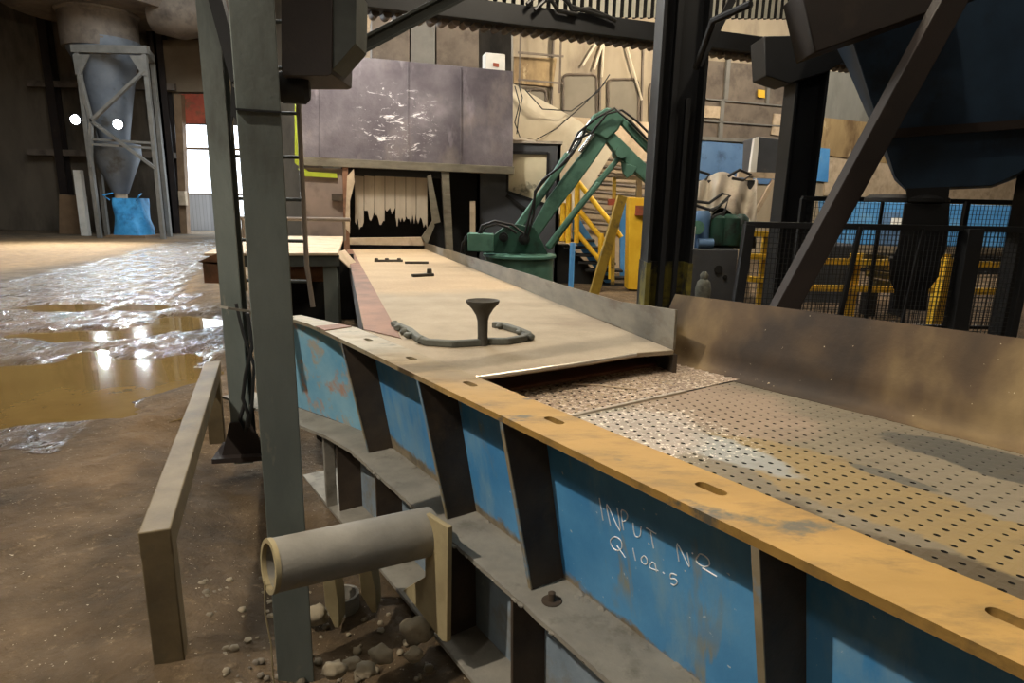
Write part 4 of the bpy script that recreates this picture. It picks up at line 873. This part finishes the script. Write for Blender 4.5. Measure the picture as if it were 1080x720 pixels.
t = thing('yellow_step_frame', 'narrow yellow step frame left of the second dark column', 'frame', (P(800, 310, 8.2).x, 8.2, 0))
a, b = P(809, 244, 8.2), P(788, 244, 8.2)
mb = MB(); mb.bar((a.x, 8.2, 0), a, .08, .08, V((0, 1, 0))); obj('upright', mb, M['yellow'], t)
mb = MB(); mb.bar((b.x-.05, 8.3, 0), b, .08, .08, V((0, 1, 0))); obj('upright', mb, M['yellowdirty'], t)
for y in (246, 270, 294):
    mb = MB(); mb.bar(P(789, y, 8.15), P(810, y+1, 8.15), .1, .07); obj('step', mb, M['yellow'], t, bev=.005)
t = thing('yellow_stand', 'yellow stand leg at far right beside the chute', 'stand', (P(1000, 330, 8).x, 8, 0))
mb = MB(); a = P(1004, 272, 8); mb.bar(P(986, 345, 8), a, .16, .12, V((0, 1, 0))); mb.bar(P(1002, 345, 8.2), P(1012, 290, 8.2), .08, .08, V((0, 1, 0))); obj('stand_leg', mb, M['yellow'], t, bev=.006)
mb = MB(); mb.prism([P(842, 258, 11), P(906, 258, 11), P(906, 330, 11), P(842, 330, 11)], V((0, .8, 0))); tag(obj('grey_machine', mb, M['cabin'], bev=.03), 'plain dark grey machine housing behind the yellow guard rail', 'machine')
# blue wall far right
ys_ = 16.5
t = thing('blue_container', 'bright blue sheet-metal container behind the far fence', 'container', (P(960, 260, ys_).x, ys_, 0))
mb = MB(); mb.prism([P(892, 212, ys_), P(1100, 218, ys_), P(1100, 262, ys_), P(892, 258, ys_)], V((0, 1.5, 0))); obj('container_wall', mb, M['bluewall'], t, bev=.02)
mb = MB(); mb.prism([P(928, 224, ys_-.05), P(950, 224, ys_-.05), P(950, 260, ys_-.05), P(928, 259, ys_-.05)], V((0, .06, 0))); obj('door_panel', mb, M['bluegrey'], t, bev=.02)
mb = MB(); mb.box(P(945, 235, ys_-.1), .22, .08, .25); obj('white_notice', mb, M['paper'], t)
mb = MB(); a = P(892, 258, ys_); mb.box((a.x+2.5, ys_+.7, a.z/2-.15), 5, 1.3, max(.2, a.z-.3)); obj('plinth', mb, M['dark'], t)
# tarp covered machine
YT = 10.0
def K(x, y, dy=0.0): return P(x, y, YT+dy)
t = thing('covered_machine', 'machine under a crumpled grey tarpaulin right of the big dark column', 'machine', (K(765, 310).x, YT, 0)); kz = K(779, 263, -.8).z
def tfn(u, v):
    x = 722 + 76*u; y = 186 + 5*math.sin(u*9) + (46 + 8*math.sin(u*7+1))*v; dy = -.35*v + .1*math.sin(u*22+v*3) + .06*noise.noise(V((u*6, v*5, 0)))
    return K(x, y, dy), V((0, -1, 0))
mb = MB(); mb.sheet(tfn, 36, 12, .03); obj('tarpaulin', mb, M['tarp'], t, smooth=80)
mb = MB(); mb.prism([K(722, 190, .05), K(797, 190, .05), K(797, 262, .05), K(722, 262, .05)], V((0, .8, 0))); obj('machine_body', mb, M['dark'], t)
mb = MB()
for pts in ([(726, 186), (736, 180), (748, 184), (744, 190)], [(768, 186), (780, 179), (792, 184), (784, 190), (772, 188)], [(730, 212), (748, 214), (762, 204), (770, 206), (758, 218), (742, 224)], [(732, 216), (752, 222), (768, 210), (764, 224), (748, 230)], [(736, 226), (752, 230), (764, 226)]):
    mb.tube([K(x, y, -.5) for x, y in pts], .022, 8)
obj('hose', mb, M['hose'], t)
mb = MB()
for x, r in ((757, .13), (770, .16), (781, .12)): mb.lathe(K(x, 240, -.45), [(r, -.25), (r*1.1, -.1), (r, 0), (r*.9, .14), (r*.4, .2)], 16)
mb.prism([K(750, 243, -.4), K(786, 243, -.4), K(784, 262, -.4), K(750, 262, -.4)], V((0, .3, 0))); obj('pump', mb, M['greendark'], t, smooth=40)
t = thing('machine_base', 'black cast machine base with round holes below the covered machine', 'machine', (K(758, 310).x, YT-.8, 0))
mb = MB(); ka, kb = K(720, 264, -.8), K(779, 263, -.8); kz = kb.z; mb.prism([(ka.x, ka.y, kz), (kb.x, kb.y, kz), (kb.x, kb.y, 0), (ka.x, ka.y, 0)], V((0, .5, 0))); obj('base_block', mb, M['cabin'], t, bev=.02)
mb = MB(); mb.lathe(K(758, 284, -.82), [(.06, 0), (.06, .03)], 18, V((0, 1, 0))); mb.lathe(K(765, 292, -.82), [(.03, 0), (.03, .03)], 14, V((0, 1, 0))); obj('round_hole', mb, M['black'], t)
t = thing('valve_fitting', 'small grey valve fitting standing beside the black machine base', 'fitting', K(741, 316, -1.2))
mb = MB(); kq = K(741, 312, -1.2); mb.lathe(kq, [(.12, -kq.z), (.12, -kq.z+.1), (.09, -.2), (.1, -.15), (.11, .1), (.09, .2), (.05, .24), (.06, .3), (.03, .34)], 16); obj('fitting_body', mb, M['cast'], t, smooth=50)
t = thing('blue_drum', 'small blue drum beside the covered machine', 'drum', K(738, 248, -.7))
mb = MB(); kq = K(739, 247, -.5); kq.z = kz; mb.lathe(kq, [(.12, 0), (.125, .15), (.12, .3), (.125, .42), (.12, .5), (.09, .54)], 20); obj('drum_body', mb, M['bluegrey'], t, smooth=50)
mb = MB(); mb.lathe(K(735, 240, -.66), [(.1, -.04), (.1, .04)], 16, V((0, 1, 0))); obj('green_cap', mb, M['green'], t)
mb = MB(); kq = K(727, 250, -.72); mb.box((kq.x, kq.y, kz+.16), .14, .1, .32); tag(obj('white_carton', mb, M['paper'], bev=.01), 'white carton beside the blue drum', 'carton')
mb = MB(); kq = K(736, 256, -.72); mb.tube([(kq.x, kq.y, kz+.075), (kq.x+.22, kq.y, kz+.075)], .07, 12); tag(obj('blue_canister', mb, M['bluegrey']), 'blue canister lying below the white carton', 'canister')
# white edged cabinet on a stand
YK = 11.5
t = thing('grey_cabinet', 'grey cabinet with a white edge on a stand, left of the second dark column', 'cabinet', (P(805, 240, YK).x, YK, 0))
mb = MB(); mb.prism([P(799, 144, YK), P(824, 147, YK), P(824, 186, YK), P(797, 186, YK)], V((0, .7, 0))); obj('cabinet_body', mb, M['cabin'], t, bev=.01)
mb = MB(); mb.prism([P(796, 146, YK-.05), P(801, 144, YK-.05), P(797, 188, YK-.05), P(790, 188, YK-.05)], V((0, .1, 0))); obj('white_edge', mb, M['white'], t)
mb = MB(); mb.bar(P(778, 184, YK), P(832, 186, YK), .1, .1); mb.bar(P(790, 186, YK), P(786, 330, YK), .1, .1, V((0, 1, 0))); mb.bar(P(816, 190, YK), P(795, 228, YK), .07, .07, V((0, 1, 0))); mb.bar(P(797, 190, YK), P(790, 236, YK), .05, .1, V((0, 1, 0))); obj('stand', mb, M['pale'], t)
# ================================================================== OVERHEAD BEAM AND CORRUGATED SHEETS
bp = VP(690, 10.5, (.915, .40))
t = thing('overhead_beam', 'long dark overhead beam carrying a corrugated deck edge', 'beam', bp(690, 52))
mb = MB(); mb.bar(bp(372, -2), bp(960, 70), .35, .26); obj('beam_web', mb, M['dark'], t, bev=.01)
mb = MB(); w = bp(960, 78)-bp(395, 12); a0 = bp(395, 14, .05); n = 66
for i in range(n): q = a0 + w*(i/n); mb.tube([q, q - bp.n*.2], .055, 8)
obj('deck_edge', mb, M['ductbrown'], t, smooth=50)
mb = MB()
for pts in ([(548, 10), (556, 2), (572, 4), (580, 16), (600, 20)], [(556, 16), (566, 6), (584, 2), (594, 12), (628, 22)], [(590, 4), (594, 16), (612, 14), (640, 26)]): mb.tube([bp(x, y, .25) for x, y in pts], .03, 8)
tag(obj('cable_bundle', mb, M['hose']), 'black cable bundle draped over the overhead beam', 'cable')
cpn = VP(690, 10.9, (.915, .40))
def corr(nm, lab, x0, x1, pitch=.14):
    a, b = cpn(x0, 30), cpn(x1, 30); d = (b-a); d.z = 0; Ln = d.length; d.normalize(); mb = MB(); bm = mb.bm
    def pt(q, o, v): return V((a.x, a.y, 0)) + d*q + cpn.n*o + ZU*(a.z + (b.z-a.z)*q/Ln + .15 + 3*v)
    prof = []; q = 0.0
    while q < Ln: prof += [(q, .045, 0), (q+.52*pitch, .045, 1), (q+.62*pitch, -.045, 1), (q+.90*pitch, -.045, 1)]; q += pitch
    vs = [(bm.verts.new(pt(q, o, 0)), bm.verts.new(pt(q, o, 1)), bm.verts.new(pt(q, o-.008, 1)), bm.verts.new(pt(q, o-.008, 0))) for q, o, k in prof]
    for i in range(len(vs)-1):
        for k in range(4):
            f = bm.faces.new((vs[i][k], vs[i][(k+1) % 4], vs[i+1][(k+1) % 4], vs[i+1][k])); f.material_index = 0 if prof[i][2] == 0 else 1  # shade of the valleys and flanks painted in as black
    o = obj(nm, mb, M['corr'], smooth=0); o.data.materials.append(M['black']); tag(o, lab, 'sheet')
corr('corrugated_sheet', 'pale corrugated wall sheet standing on the overhead beam', 432, 1010)

# ================================================================== BACKGROUND CLADDING (right)
wp = VP(800, 20, (.915, .40))
def wq(pts, off=0): return [wp(x, y, off) for x, y in pts]
wa, wb = wp(543, 210), wp(1150, 210)
mb = MB(); mb.prism([V((wa.x, wa.y, 0)), V((wb.x, wb.y, 0)), V((wb.x, wb.y, 11)), V((wa.x, wa.y, 11))], -wp.n*.2); struct('wall_side', mb, M['cladtan'])
n = 0
def trim(pts, m, off=.06, th=.06, label=None):
    global n; n += 1; nm = 'trim_%d' % n; mb = MB(); mb.prism(wq(pts, off), -wp.n*th)
    o = obj(nm, mb, M[m], smooth=0); o['kind'] = 'structure'; o['label'] = label; o['category'] = 'trim'
trim([(745, 64), (842, 72), (842, 150), (738, 144)], 'ductbrown', .05, .05, 'dark brown upper cladding band right of the big column')
trim([(850, 72), (960, 84), (960, 134), (848, 122)], 'cladgrey', .05, .05, 'grey metal cladding band right of the second column')
trim([(850, 66), (940, 74), (940, 82), (850, 73)], 'sheet', .07, .05, 'pale strip at the top of the grey cladding')
trim([(848, 122), (960, 134), (960, 176), (844, 160)], 'cladrust', .05, .05, 'rusty tan cladding band')
trim([(870, 166), (1100, 190), (1100, 214), (868, 206)], 'pale', .05, .05, 'pale lower cladding band above the blue container')
trim([(735, 148), (846, 158), (842, 196), (730, 190)], 'bluegrey', .06, .06, 'muted blue band behind the covered machine')
trim([(852, 155), (873, 157), (871, 192), (850, 190)], 'bluewall', .08, .06, 'bright blue panel right of the second column')
for pts, lab in (([(742, 104), (842, 113), (842, 114.5), (742, 105.5)], 'upper rail of the dark cladding'), ([(740, 127), (842, 134), (842, 135.5), (740, 128.5)], 'lower rail of the dark cladding'), ([(738, 144), (842, 150), (842, 153), (738, 148)], 'sill rail of the dark cladding'),
                 ([(764, 62), (768, 62), (765, 105), (761, 105)], 'pale upright strip in the dark cladding'), ([(808, 66), (811, 66), (808, 110), (805, 110)], 'second pale upright strip in the dark cladding'), ([(758, 105), (762, 105), (759, 146), (755, 146)], 'lower upright strip in the dark cladding')):
    trim(pts, 'grey', .12, .06, lab)
trim([(740, 112), (758, 113), (757, 125), (739, 124)], 'pale', .10, .04, 'pale square pane in the dark cladding')
trim([(814, 120), (825, 121), (824, 144), (811, 142)], 'pale', .10, .04, 'pale pane beside the second column')
mb = MB(); mb.prism(wq([(796, 95), (803, 96), (803, 104), (796, 103)], .14), -wp.n*.03); tag(obj('yellow_notice', mb, M['yellow']), 'small square yellow notice on the dark cladding', 'sign')
# rounded inset panels of the beige enclosure
def rrect(x0, y0, x1, y1, r=5):
    q = []
    for cx_, cy_, a0 in ((x1-r, y0+r, -90), (x1-r, y1-r, 0), (x0+r, y1-r, 90), (x0+r, y0+r, 180)):
        for k in range(5): a = math.radians(a0+k*22.5); q.append((cx_+r*math.cos(a), cy_+r*math.sin(a)))
    return q
ep = VP(640, 17.0, (.915, .40))
enc = thing('panelled_enclosure', 'beige panelled enclosure with rounded inset windows high behind the manipulator', 'enclosure', (ep(640, 250).x, ep(640, 250).y, 0))
mb = MB(); mb.prism([ep(541, 22), ep(735, 36), ep(735, 330), ep(541, 330)], -ep.n*.1); obj('enclosure_wall', mb, M['cladtan'], enc)
for x0, y0, x1, y1 in ((593, 79, 628, 129), (640, 84, 672, 134), (684, 88, 716, 138), (556, 95, 575, 125)):
    mb = MB(); mb.prism([ep(x, y, .01) for x, y in rrect(x0, y0, x1, y1)], ep.n*.03); o = obj('inset_window', mb, M['cladpanel'], enc)
    mb = MB(); mb.tube([ep(x, y, .05) for x, y in rrect(x0, y0, x1, y1)+[rrect(x0, y0, x1, y1)[0]]], .035, 6); obj('window_gasket', mb, M['ductbrown'], o, smooth=60)
for x in (583, 634, 678):
    mb = MB(); mb.bar(ep(x, 30, .03), ep(x-3, 140, .03), .05, .05, ep.n); obj('panel_seam', mb, M['ductbrown'], enc)
mb = MB(); mb.prism([ep(541, 60, .06), ep(586, 62, .06), ep(582, 92, .06), ep(541, 88, .06)], -ep.n*.05); obj('yellowed_panel', mb, M['cladrust'], enc)
mb = MB()
for a, b in (((634, 47), (632, 82)), ((633, 47), (624, 74)), ((658, 50), (674, 106)), ((626, 47), (612, 70))): mb.tube([ep(*a, .12), ep(*b, .12)], .03, 6)
tag(obj('pale_rope', mb, M['sheet']), 'pale ropes hanging below the overhead beam in front of the beige enclosure', 'rope')
mb = MB()
for y in (32, 58, 86): mb.bar(ep(541, y, .3), ep(588, y+4, .3), .04, .04)
for x in (544, 586): mb.bar(ep(x, 24, .3), ep(x-2, 100, .3), .05, .05)
tag(obj('access_frame', mb, M['ductbrown']), 'thin brown access frame right of the white box on the hood', 'frame')

# ================================================================== BACK LEFT: WALL, DOOR, DUST COLLECTOR
YW = 28.0
def B(x, y, dy=0.0): return P(x, y, YW+dy)
dx0, dx1, dzt = B(192, 200).x, B(272, 200).x, B(200, 131).z
mb = MB()
mb.prism([(-32, YW, 0), (dx0, YW, 0), (dx0, YW, 11), (-32, YW, 11)], (0, .3, 0)); mb.prism([(dx0, YW, dzt), (dx1, YW, dzt), (dx1, YW, 11), (dx0, YW, 11)], (0, .3, 0))
mb.prism([(dx1, YW, 0), (.4, YW, 0), (.4, YW, 11), (dx1, YW, 11)], (0, .3, 0)); struct('wall_back', mb, M['cladwall'], smooth=0)
mb = MB(); mb.prism([(.4, 16.6, 0), (.4, 28, 0), (.4, 28, 11), (.4, 16.6, 11)], (.2, 0, 0)); struct('wall_return', mb, M['cladwall'], smooth=0)
mb = MB(); mb.prism([(-32, -6, 0), (-32, 28, 0), (-32, 28, 11), (-32, -6, 11)], (-.2, 0, 0)); struct('wall_left', mb, M['cladwall'], smooth=0)
mb = MB(); mb.prism([(23, -6, 0), (23, 30, 0), (23, 30, 11), (23, -6, 11)], (.2, 0, 0)); struct('wall_right', mb, M['cladwall'], smooth=0)
mb = MB(); mb.prism([(-32, -6, 0), (23, -6, 0), (23, -6, 11), (-32, -6, 11)], (0, -.2, 0)); struct('wall_rear', mb, M['cladwall'], smooth=0)
mb = MB(); mb.prism([(-32, -6, 11), (23, -6, 11), (23, 30, 11), (-32, 30, 11)], (0, 0, .2)); struct('ceiling', mb, M['cladwall'], smooth=0)
d = bpy.data.objects.new('door_1', None); COL.objects.link(d); d.location = ((dx0+dx1)/2, YW, 0); d['kind'] = 'structure'; d['label'] = k_lab['door_1']; d['category'] = 'door'
mb = MB(); mb.prism([B(188, 99, -.1), B(216, 99, -.1), B(216, 130, -.1), B(188, 130, -.1)], V((0, .15, 0))); obj('roller_shutter', mb, M['red'], d)
mb = MB(); mb.bar(B(189, 100, -.3), B(196, 252, -.3), .3, .3, V((0, 1, 0))); mb.bar((dx1, YW-.1, 0), (dx1, YW-.1, dzt), .2, .2, V((0, 1, 0))); mb.bar((dx0+1.4, YW+.1, 0), (dx0+1.4, YW+.1, dzt), .12, .12, V((0, 1, 0)))
mb.bar((dx0, YW+.1, 3.6), (dx1, YW+.1, 3.6), .1, .1); mb.bar((dx0, YW+.1, 1.7), (dx1, YW+.1, 1.7), .08, .08); obj('door_frame', mb, M['timber'], d)
mb = MB(); mb.prism([B(194, 205, 2.5), B(232, 205, 2.5), B(232, 246, 2.5), B(194, 246, 2.5)], V((0, .2, 0))); tag(obj('block_wall', mb, M['blockwall'], smooth=0), 'low white block wall seen through the daylit doorway', 'wall')
mb = MB(); mb.prism([(-40, 28.3, -.02), (10, 28.3, -.02), (10, 60, -.02), (-40, 60, -.02)], (0, 0, -.1)); o = obj('ground', mb, mat('pale yard concrete', '#9a9a98', '#b0b0ae', 1)); o['kind'] = 'structure'; o['label'] = 'pale yard outside the doorway'; o['category'] = 'ground'
mb = MB(); mb.box(B(193, 209, -.6), .3, .2, .6); tag(obj('switch_box', mb, M['pale'], bev=.02), 'pale switch box on the timber door post', 'box')
# wall columns and rails at back
for i, (x, lab) in enumerate(((70, 'dark wall stanchion at the far left'), (178, 'dark wall stanchion right of the dust collector'), (184, 'dark wall stanchion next to the door post'))):
    a = B(x, 200, -.3); mb = MB(); mb.ibeam((a.x, a.y, 0), (a.x, a.y, 10.9), .35, .4, .05, .05, V((0, 1, 0))); tag(obj('wall_stanchion', mb, M['darkbrown']), lab, 'column', 'wall stanchions at the back')
mb = MB()
for y in (88, 160): mb.bar(B(30, y, -.4), B(185, y+4, -.4), .15, .25)
o = obj('trim_40', mb, M['ductbrown']); o['kind'] = 'structure'; o['label'] = 'horizontal wall rails behind the dust collector'; o['category'] = 'trim'
mb = MB(); mb.prism([B(168, 42, -.2), B(214, 42, -.2), B(214, 97, -.2), B(168, 97, -.2)], V((0, .1, 0))); o = obj('trim_41', mb, mat('brown wall panel', '#6b5c49', '#7d6c56', 1, .8)); o['kind'] = 'structure'; o['label'] = 'brown wall panel above the red shutter'; o['category'] = 'trim'
# dust collector
YD = 25.0
def C(x, y, dy=0.0): return P(x, y, YD+dy)
dc = C(127, 200); cx_ = dc.x
t = thing('dust_collector', 'tall grey cone hopper of the dust collector in a steel frame at far left', 'hopper', (cx_, YD, 0))
def zz(y): return C(127, y).z
sx = YD/660*1.02
mb = MB(); mb.lathe((cx_-.1, YD, 0), [(1.25, zz(54)), (1.27, zz(46)), (1.27, zz(18)), (1.35, zz(16)), (1.35, zz(8))], 40); obj('drum_top', mb, M['ductbrown'], t, smooth=40)
mb = MB(); mb.lathe((cx_, YD, 0), [(.28, zz(204)), (.5, zz(188)), (.86, zz(163)), (.86, zz(152)), (.5, zz(150)), (.55, zz(140)), (.8, zz(100)), (1.06, zz(64)), (1.2, zz(56)), (1.22, zz(44))], 40); obj('cone', mb, M['duct'], t, smooth=40)
mb = MB(); mb.lathe((cx_, YD, 0), [(.2, zz(216)), (.24, zz(200)), (.22, zz(196))], 20); obj('spout', mb, M['pale'], t, smooth=40)
fx0, fx1 = P(93, 150, YD-1.2).x, P(162, 150, YD-1.2).x
for x in (fx0, fx1):
    for dy in (-1.2, .35):
        mb = MB(); xr = x*(1.045 if dy > 0 else 1); mb.bar((xr, YD+dy, 0), (xr, YD+dy, zz(58)), .15, .15, V((0, 1, 0))); obj('frame_leg', mb, M['grey'], t, bev=.01)
mb = MB(); mb.bar((fx0-.15, YD-1.2, zz(60)), (fx1+.15, YD-1.2, zz(60)), .2, .26); mb.bar((fx0, YD-1.2, zz(60)), (fx0*1.045, YD+.35, zz(60)), .2, .26); mb.bar((fx1, YD-1.2, zz(60)), (fx1*1.045, YD+.35, zz(60)), .2, .26); mb.bar((fx0*1.045, YD+.35, zz(60)), (fx1*1.045, YD+.35, zz(60)), .2, .26); obj('frame_beam', mb, M['grey'], t)
for a, b in (((fx0, 80), (cx_, 132)), ((fx1, 80), (cx_, 132)), ((fx0, 178), (cx_, 132)), ((fx1, 178), (cx_, 132))):
    mb = MB(); mb.bar((a[0], YD-1.25, zz(a[1])), (b[0], YD-1.25, zz(b[1])), .1, .14, V((0, 1, 0))); obj('frame_brace', mb, M['grey'], t)
mb = MB(); mb.bar((fx0, YD-1.2, zz(150)), (fx1, YD-1.2, zz(153)), .06, .08); mb.bar((fx0, YD-1.2, zz(155)), (fx1, YD-1.2, zz(158)), .06, .08); obj('frame_rail', mb, M['grey'], t)
mb = MB(); mb.prism([(fx0-.1, YD-1.3, zz(66)), (fx0+.5, YD-1.3, zz(66)), (fx0+.1, YD-1.3, zz(86)), (fx0-.1, YD-1.3, zz(86))], (0, .03, 0)); obj('frame_gusset', mb, M['grey'], t); mb = MB(); mb.prism([(fx1+.1, YD-1.3, zz(66)), (fx1-.5, YD-1.3, zz(66)), (fx1-.1, YD-1.3, zz(86)), (fx1+.1, YD-1.3, zz(86))], (0, .03, 0)); obj('frame_gusset', mb, M['grey'], t)
# upper duct
mb = MB(); a = C(40, -2, -.5); mb.lathe((cx_-.1, YD, zz(14)), [(2.9, 0), (3.0, .2), (3.0, 1.6), (2.7, 1.7)], 40); tag(obj('round_canopy', mb, M['ductbrown'], smooth=40), 'wide round brown canopy on top of the dust collector', 'duct')
mb = MB(); mb.tube([C(168, 8, 0), C(190, 14, 0), C(216, 10, 0), C(240, -6, 0), C(246, -40, 0), C(248, -95, 0)], .9, 16); tag(obj('brown_duct', mb, M['ductbrown'], smooth=40), 'brown curved duct right of the round canopy at top left', 'duct')
# blue bag under the spout
bx = C(145, 230).x; t = thing('bulk_bag', 'bright blue bulk bag standing under the dust collector spout', 'bag', (bx, YD-.3, 0))
mb = MB()
def bag(u, v):
    a = u*2*math.pi; w = .62*(1-.12*v) * (1+.06*math.sin(a*4+v*5)+.05*noise.noise(V((math.cos(a)*2, math.sin(a)*2, v*3))))
    e = lambda s: math.copysign(abs(s)**.55, s)
    return V((bx + w*e(math.cos(a)), YD-.3 + w*.8*e(math.sin(a)), .1+1.38*v))
mb.grid(bag, 40, 10); obj('bag_body', mb, M['bagblue'], t, smooth=80)
for k in (-1, 1): mb = MB(); mb.tube([(bx+k*.5, YD-.8, 1.4), (bx+k*.68, YD-.9, 1.58), (bx+k*.55, YD-.5, 1.66)], .03, 8); obj('bag_strap', mb, M['bagblue'], t)
mb = MB(); mb.box((bx, YD-.3, .05), 1.5, 1.2, .1); obj('pallet', mb, M['timber'], t)
mb = MB(); a = C(90, 240); mb.box((a.x, a.y, 1.25), .28, .2, 2.5); tag(obj('white_board', mb, M['white']), 'narrow white board leaning by the left frame leg', 'board')
mb = MB(); a = C(72, 240, 1); mb.prism([C(62, 205, 1), C(84, 207, 1), C(84, 252, 1), C(62, 251, 1)], V((0, .5, 0))); tag(obj('wooden_crate', mb, M['timber'], bev=.02), 'brown wooden crate at the far left by the wall', 'crate')
# floodlights
LP = []
for i, (x, y, lab) in enumerate(((79, 126, 'left bright white floodlight on the dust collector frame'), (124, 131, 'right bright white floodlight on the dust collector frame'))):
    p = C(x, y, -1.6); LP.append(p); t = thing('floodlight', lab, 'lamp', p, 'floodlights on the dust collector')
    mb = MB(); mb.lathe(p+V((0, .02, 0)), [(.19, 0), (.19, .1), (.12, .2)], 20, V((0, 1, 0))); obj('lamp_housing', mb, M['dark'], t, smooth=40)
    mb = MB(); mb.lathe(p, [(.16, 0), (.16, .03)], 20, V((0, 1, 0))); obj('lamp_lens', mb, emit('lit floodlight lens', '#f2fbff', 60), t)
    mb = MB(); mb.tube([p+V((0, .15, 0)), p+V((0.05, .35, .0))], .05, 8); obj('mount_arm', mb, M['grey'], t)
mb = MB(); q = C(171, 20, -.5); mb.box(q, .35, .1, .35); tag(obj('small_lamp', mb, emit('lit small lamp', '#ffffff', 12)), 'tiny lit lamp high on the wall right of the dust collector', 'lamp')

# ================================================================== LIGHT
def light(kind, name, loc, power, col, size=.3, target=None, spot=None, blend=.5, shape=None):
    l = bpy.data.lights.new(name, kind); l.energy = power; l.color = col
    if kind == 'AREA':
        l.size = size
    else: l.shadow_soft_size = size
    if kind == 'SPOT': l.spot_size = math.radians(spot); l.spot_blend = blend
    o = bpy.data.objects.new(name, l); COL.objects.link(o); o.location = loc
    if target is not None: o.rotation_euler = (V(target)-V(loc)).to_track_quat('-Z', 'Y').to_euler()
    return o
WARM = (1, .86, .66); NEUT = (1, .93, .82); COOL = (.86, .94, 1)
for p in LP: light('SPOT', 'flood_beam', p - V((0, .08, 0)), 3600, COOL, .14, p + V((.25, -1, -.32))*10, 120, .8)
light('SPOT', 'bay_lamp_left', tuple(D(1.2, -4.1, 4.85)), 1350, (1, .9, .76), .06, (-.2, 2.0, .6), 62, .7)
light('POINT', 'bay_lamp_table', (1.6, 7.2, 6.6), 760, WARM, .25)
light('POINT', 'bay_lamp_deck', (2.4, 3.4, 6.2), 185, WARM, .15)
light('POINT', 'bay_lamp_hood', (-2.6, 9.2, 5.6), 950, NEUT, .3)
light('POINT', 'bay_lamp_machines', (5.2, 12.6, 6.5), 1900, WARM, .3)
light('POINT', 'bay_lamp_right', (12, 15, 8.0), 1500, NEUT, .3)
light('POINT', 'rear_fill', (-3.5, -3.6, 7.5), 330, NEUT, .3)  # unseen fill added behind the camera to brighten the column fronts
light('AREA', 'ceiling_fill', (-8, 16, 10.6), 2300, COOL, 8, (-8, 16, 0))  # unseen ambient fill, added under the ceiling
light('AREA', 'ceiling_fill', (0, 4, 10.6), 420, NEUT, 8, (0, 4, 0))  # second added fill, over the foreground
pt = light('AREA', 'door_sky', ((dx0+dx1)/2, YW+.25, dzt/2), 1, COOL, 1, ((dx0+dx1)/2, 0, dzt/2)); pt.data.shape = 'RECTANGLE'; pt.data.size = dx1-dx0; pt.data.size_y = dzt; pt.data.cycles.is_portal = True
w = bpy.data.worlds.new('sky'); sc.world = w; w.use_nodes = True; bg = w.node_tree.nodes['Background']; bg.inputs[0].default_value = (.80, .90, 1, 1); bg.inputs[1].default_value = 7.0

# ================================================================== CAMERA
cam = bpy.data.cameras.new('camera'); co = bpy.data.objects.new('camera', cam); COL.objects.link(co)
cam.sensor_width = 36; cam.sensor_fit = 'HORIZONTAL'; cam.lens = F/1080*36; cam.clip_start = .05; cam.clip_end = 200
co.matrix_world = Matrix(((R_.x, U_.x, -_f.x, 0), (R_.y, U_.y, -_f.y, 0), (R_.z, U_.z, -_f.z, CH), (0, 0, 0, 1)))
sc.camera = co
sc.view_settings.view_transform = 'Standard'; sc.view_settings.look = 'None'; sc.view_settings.exposure = 0; sc.view_settings.gamma = 1
try: sc.view_settings.use_curve_mapping = False
except Exception: pass
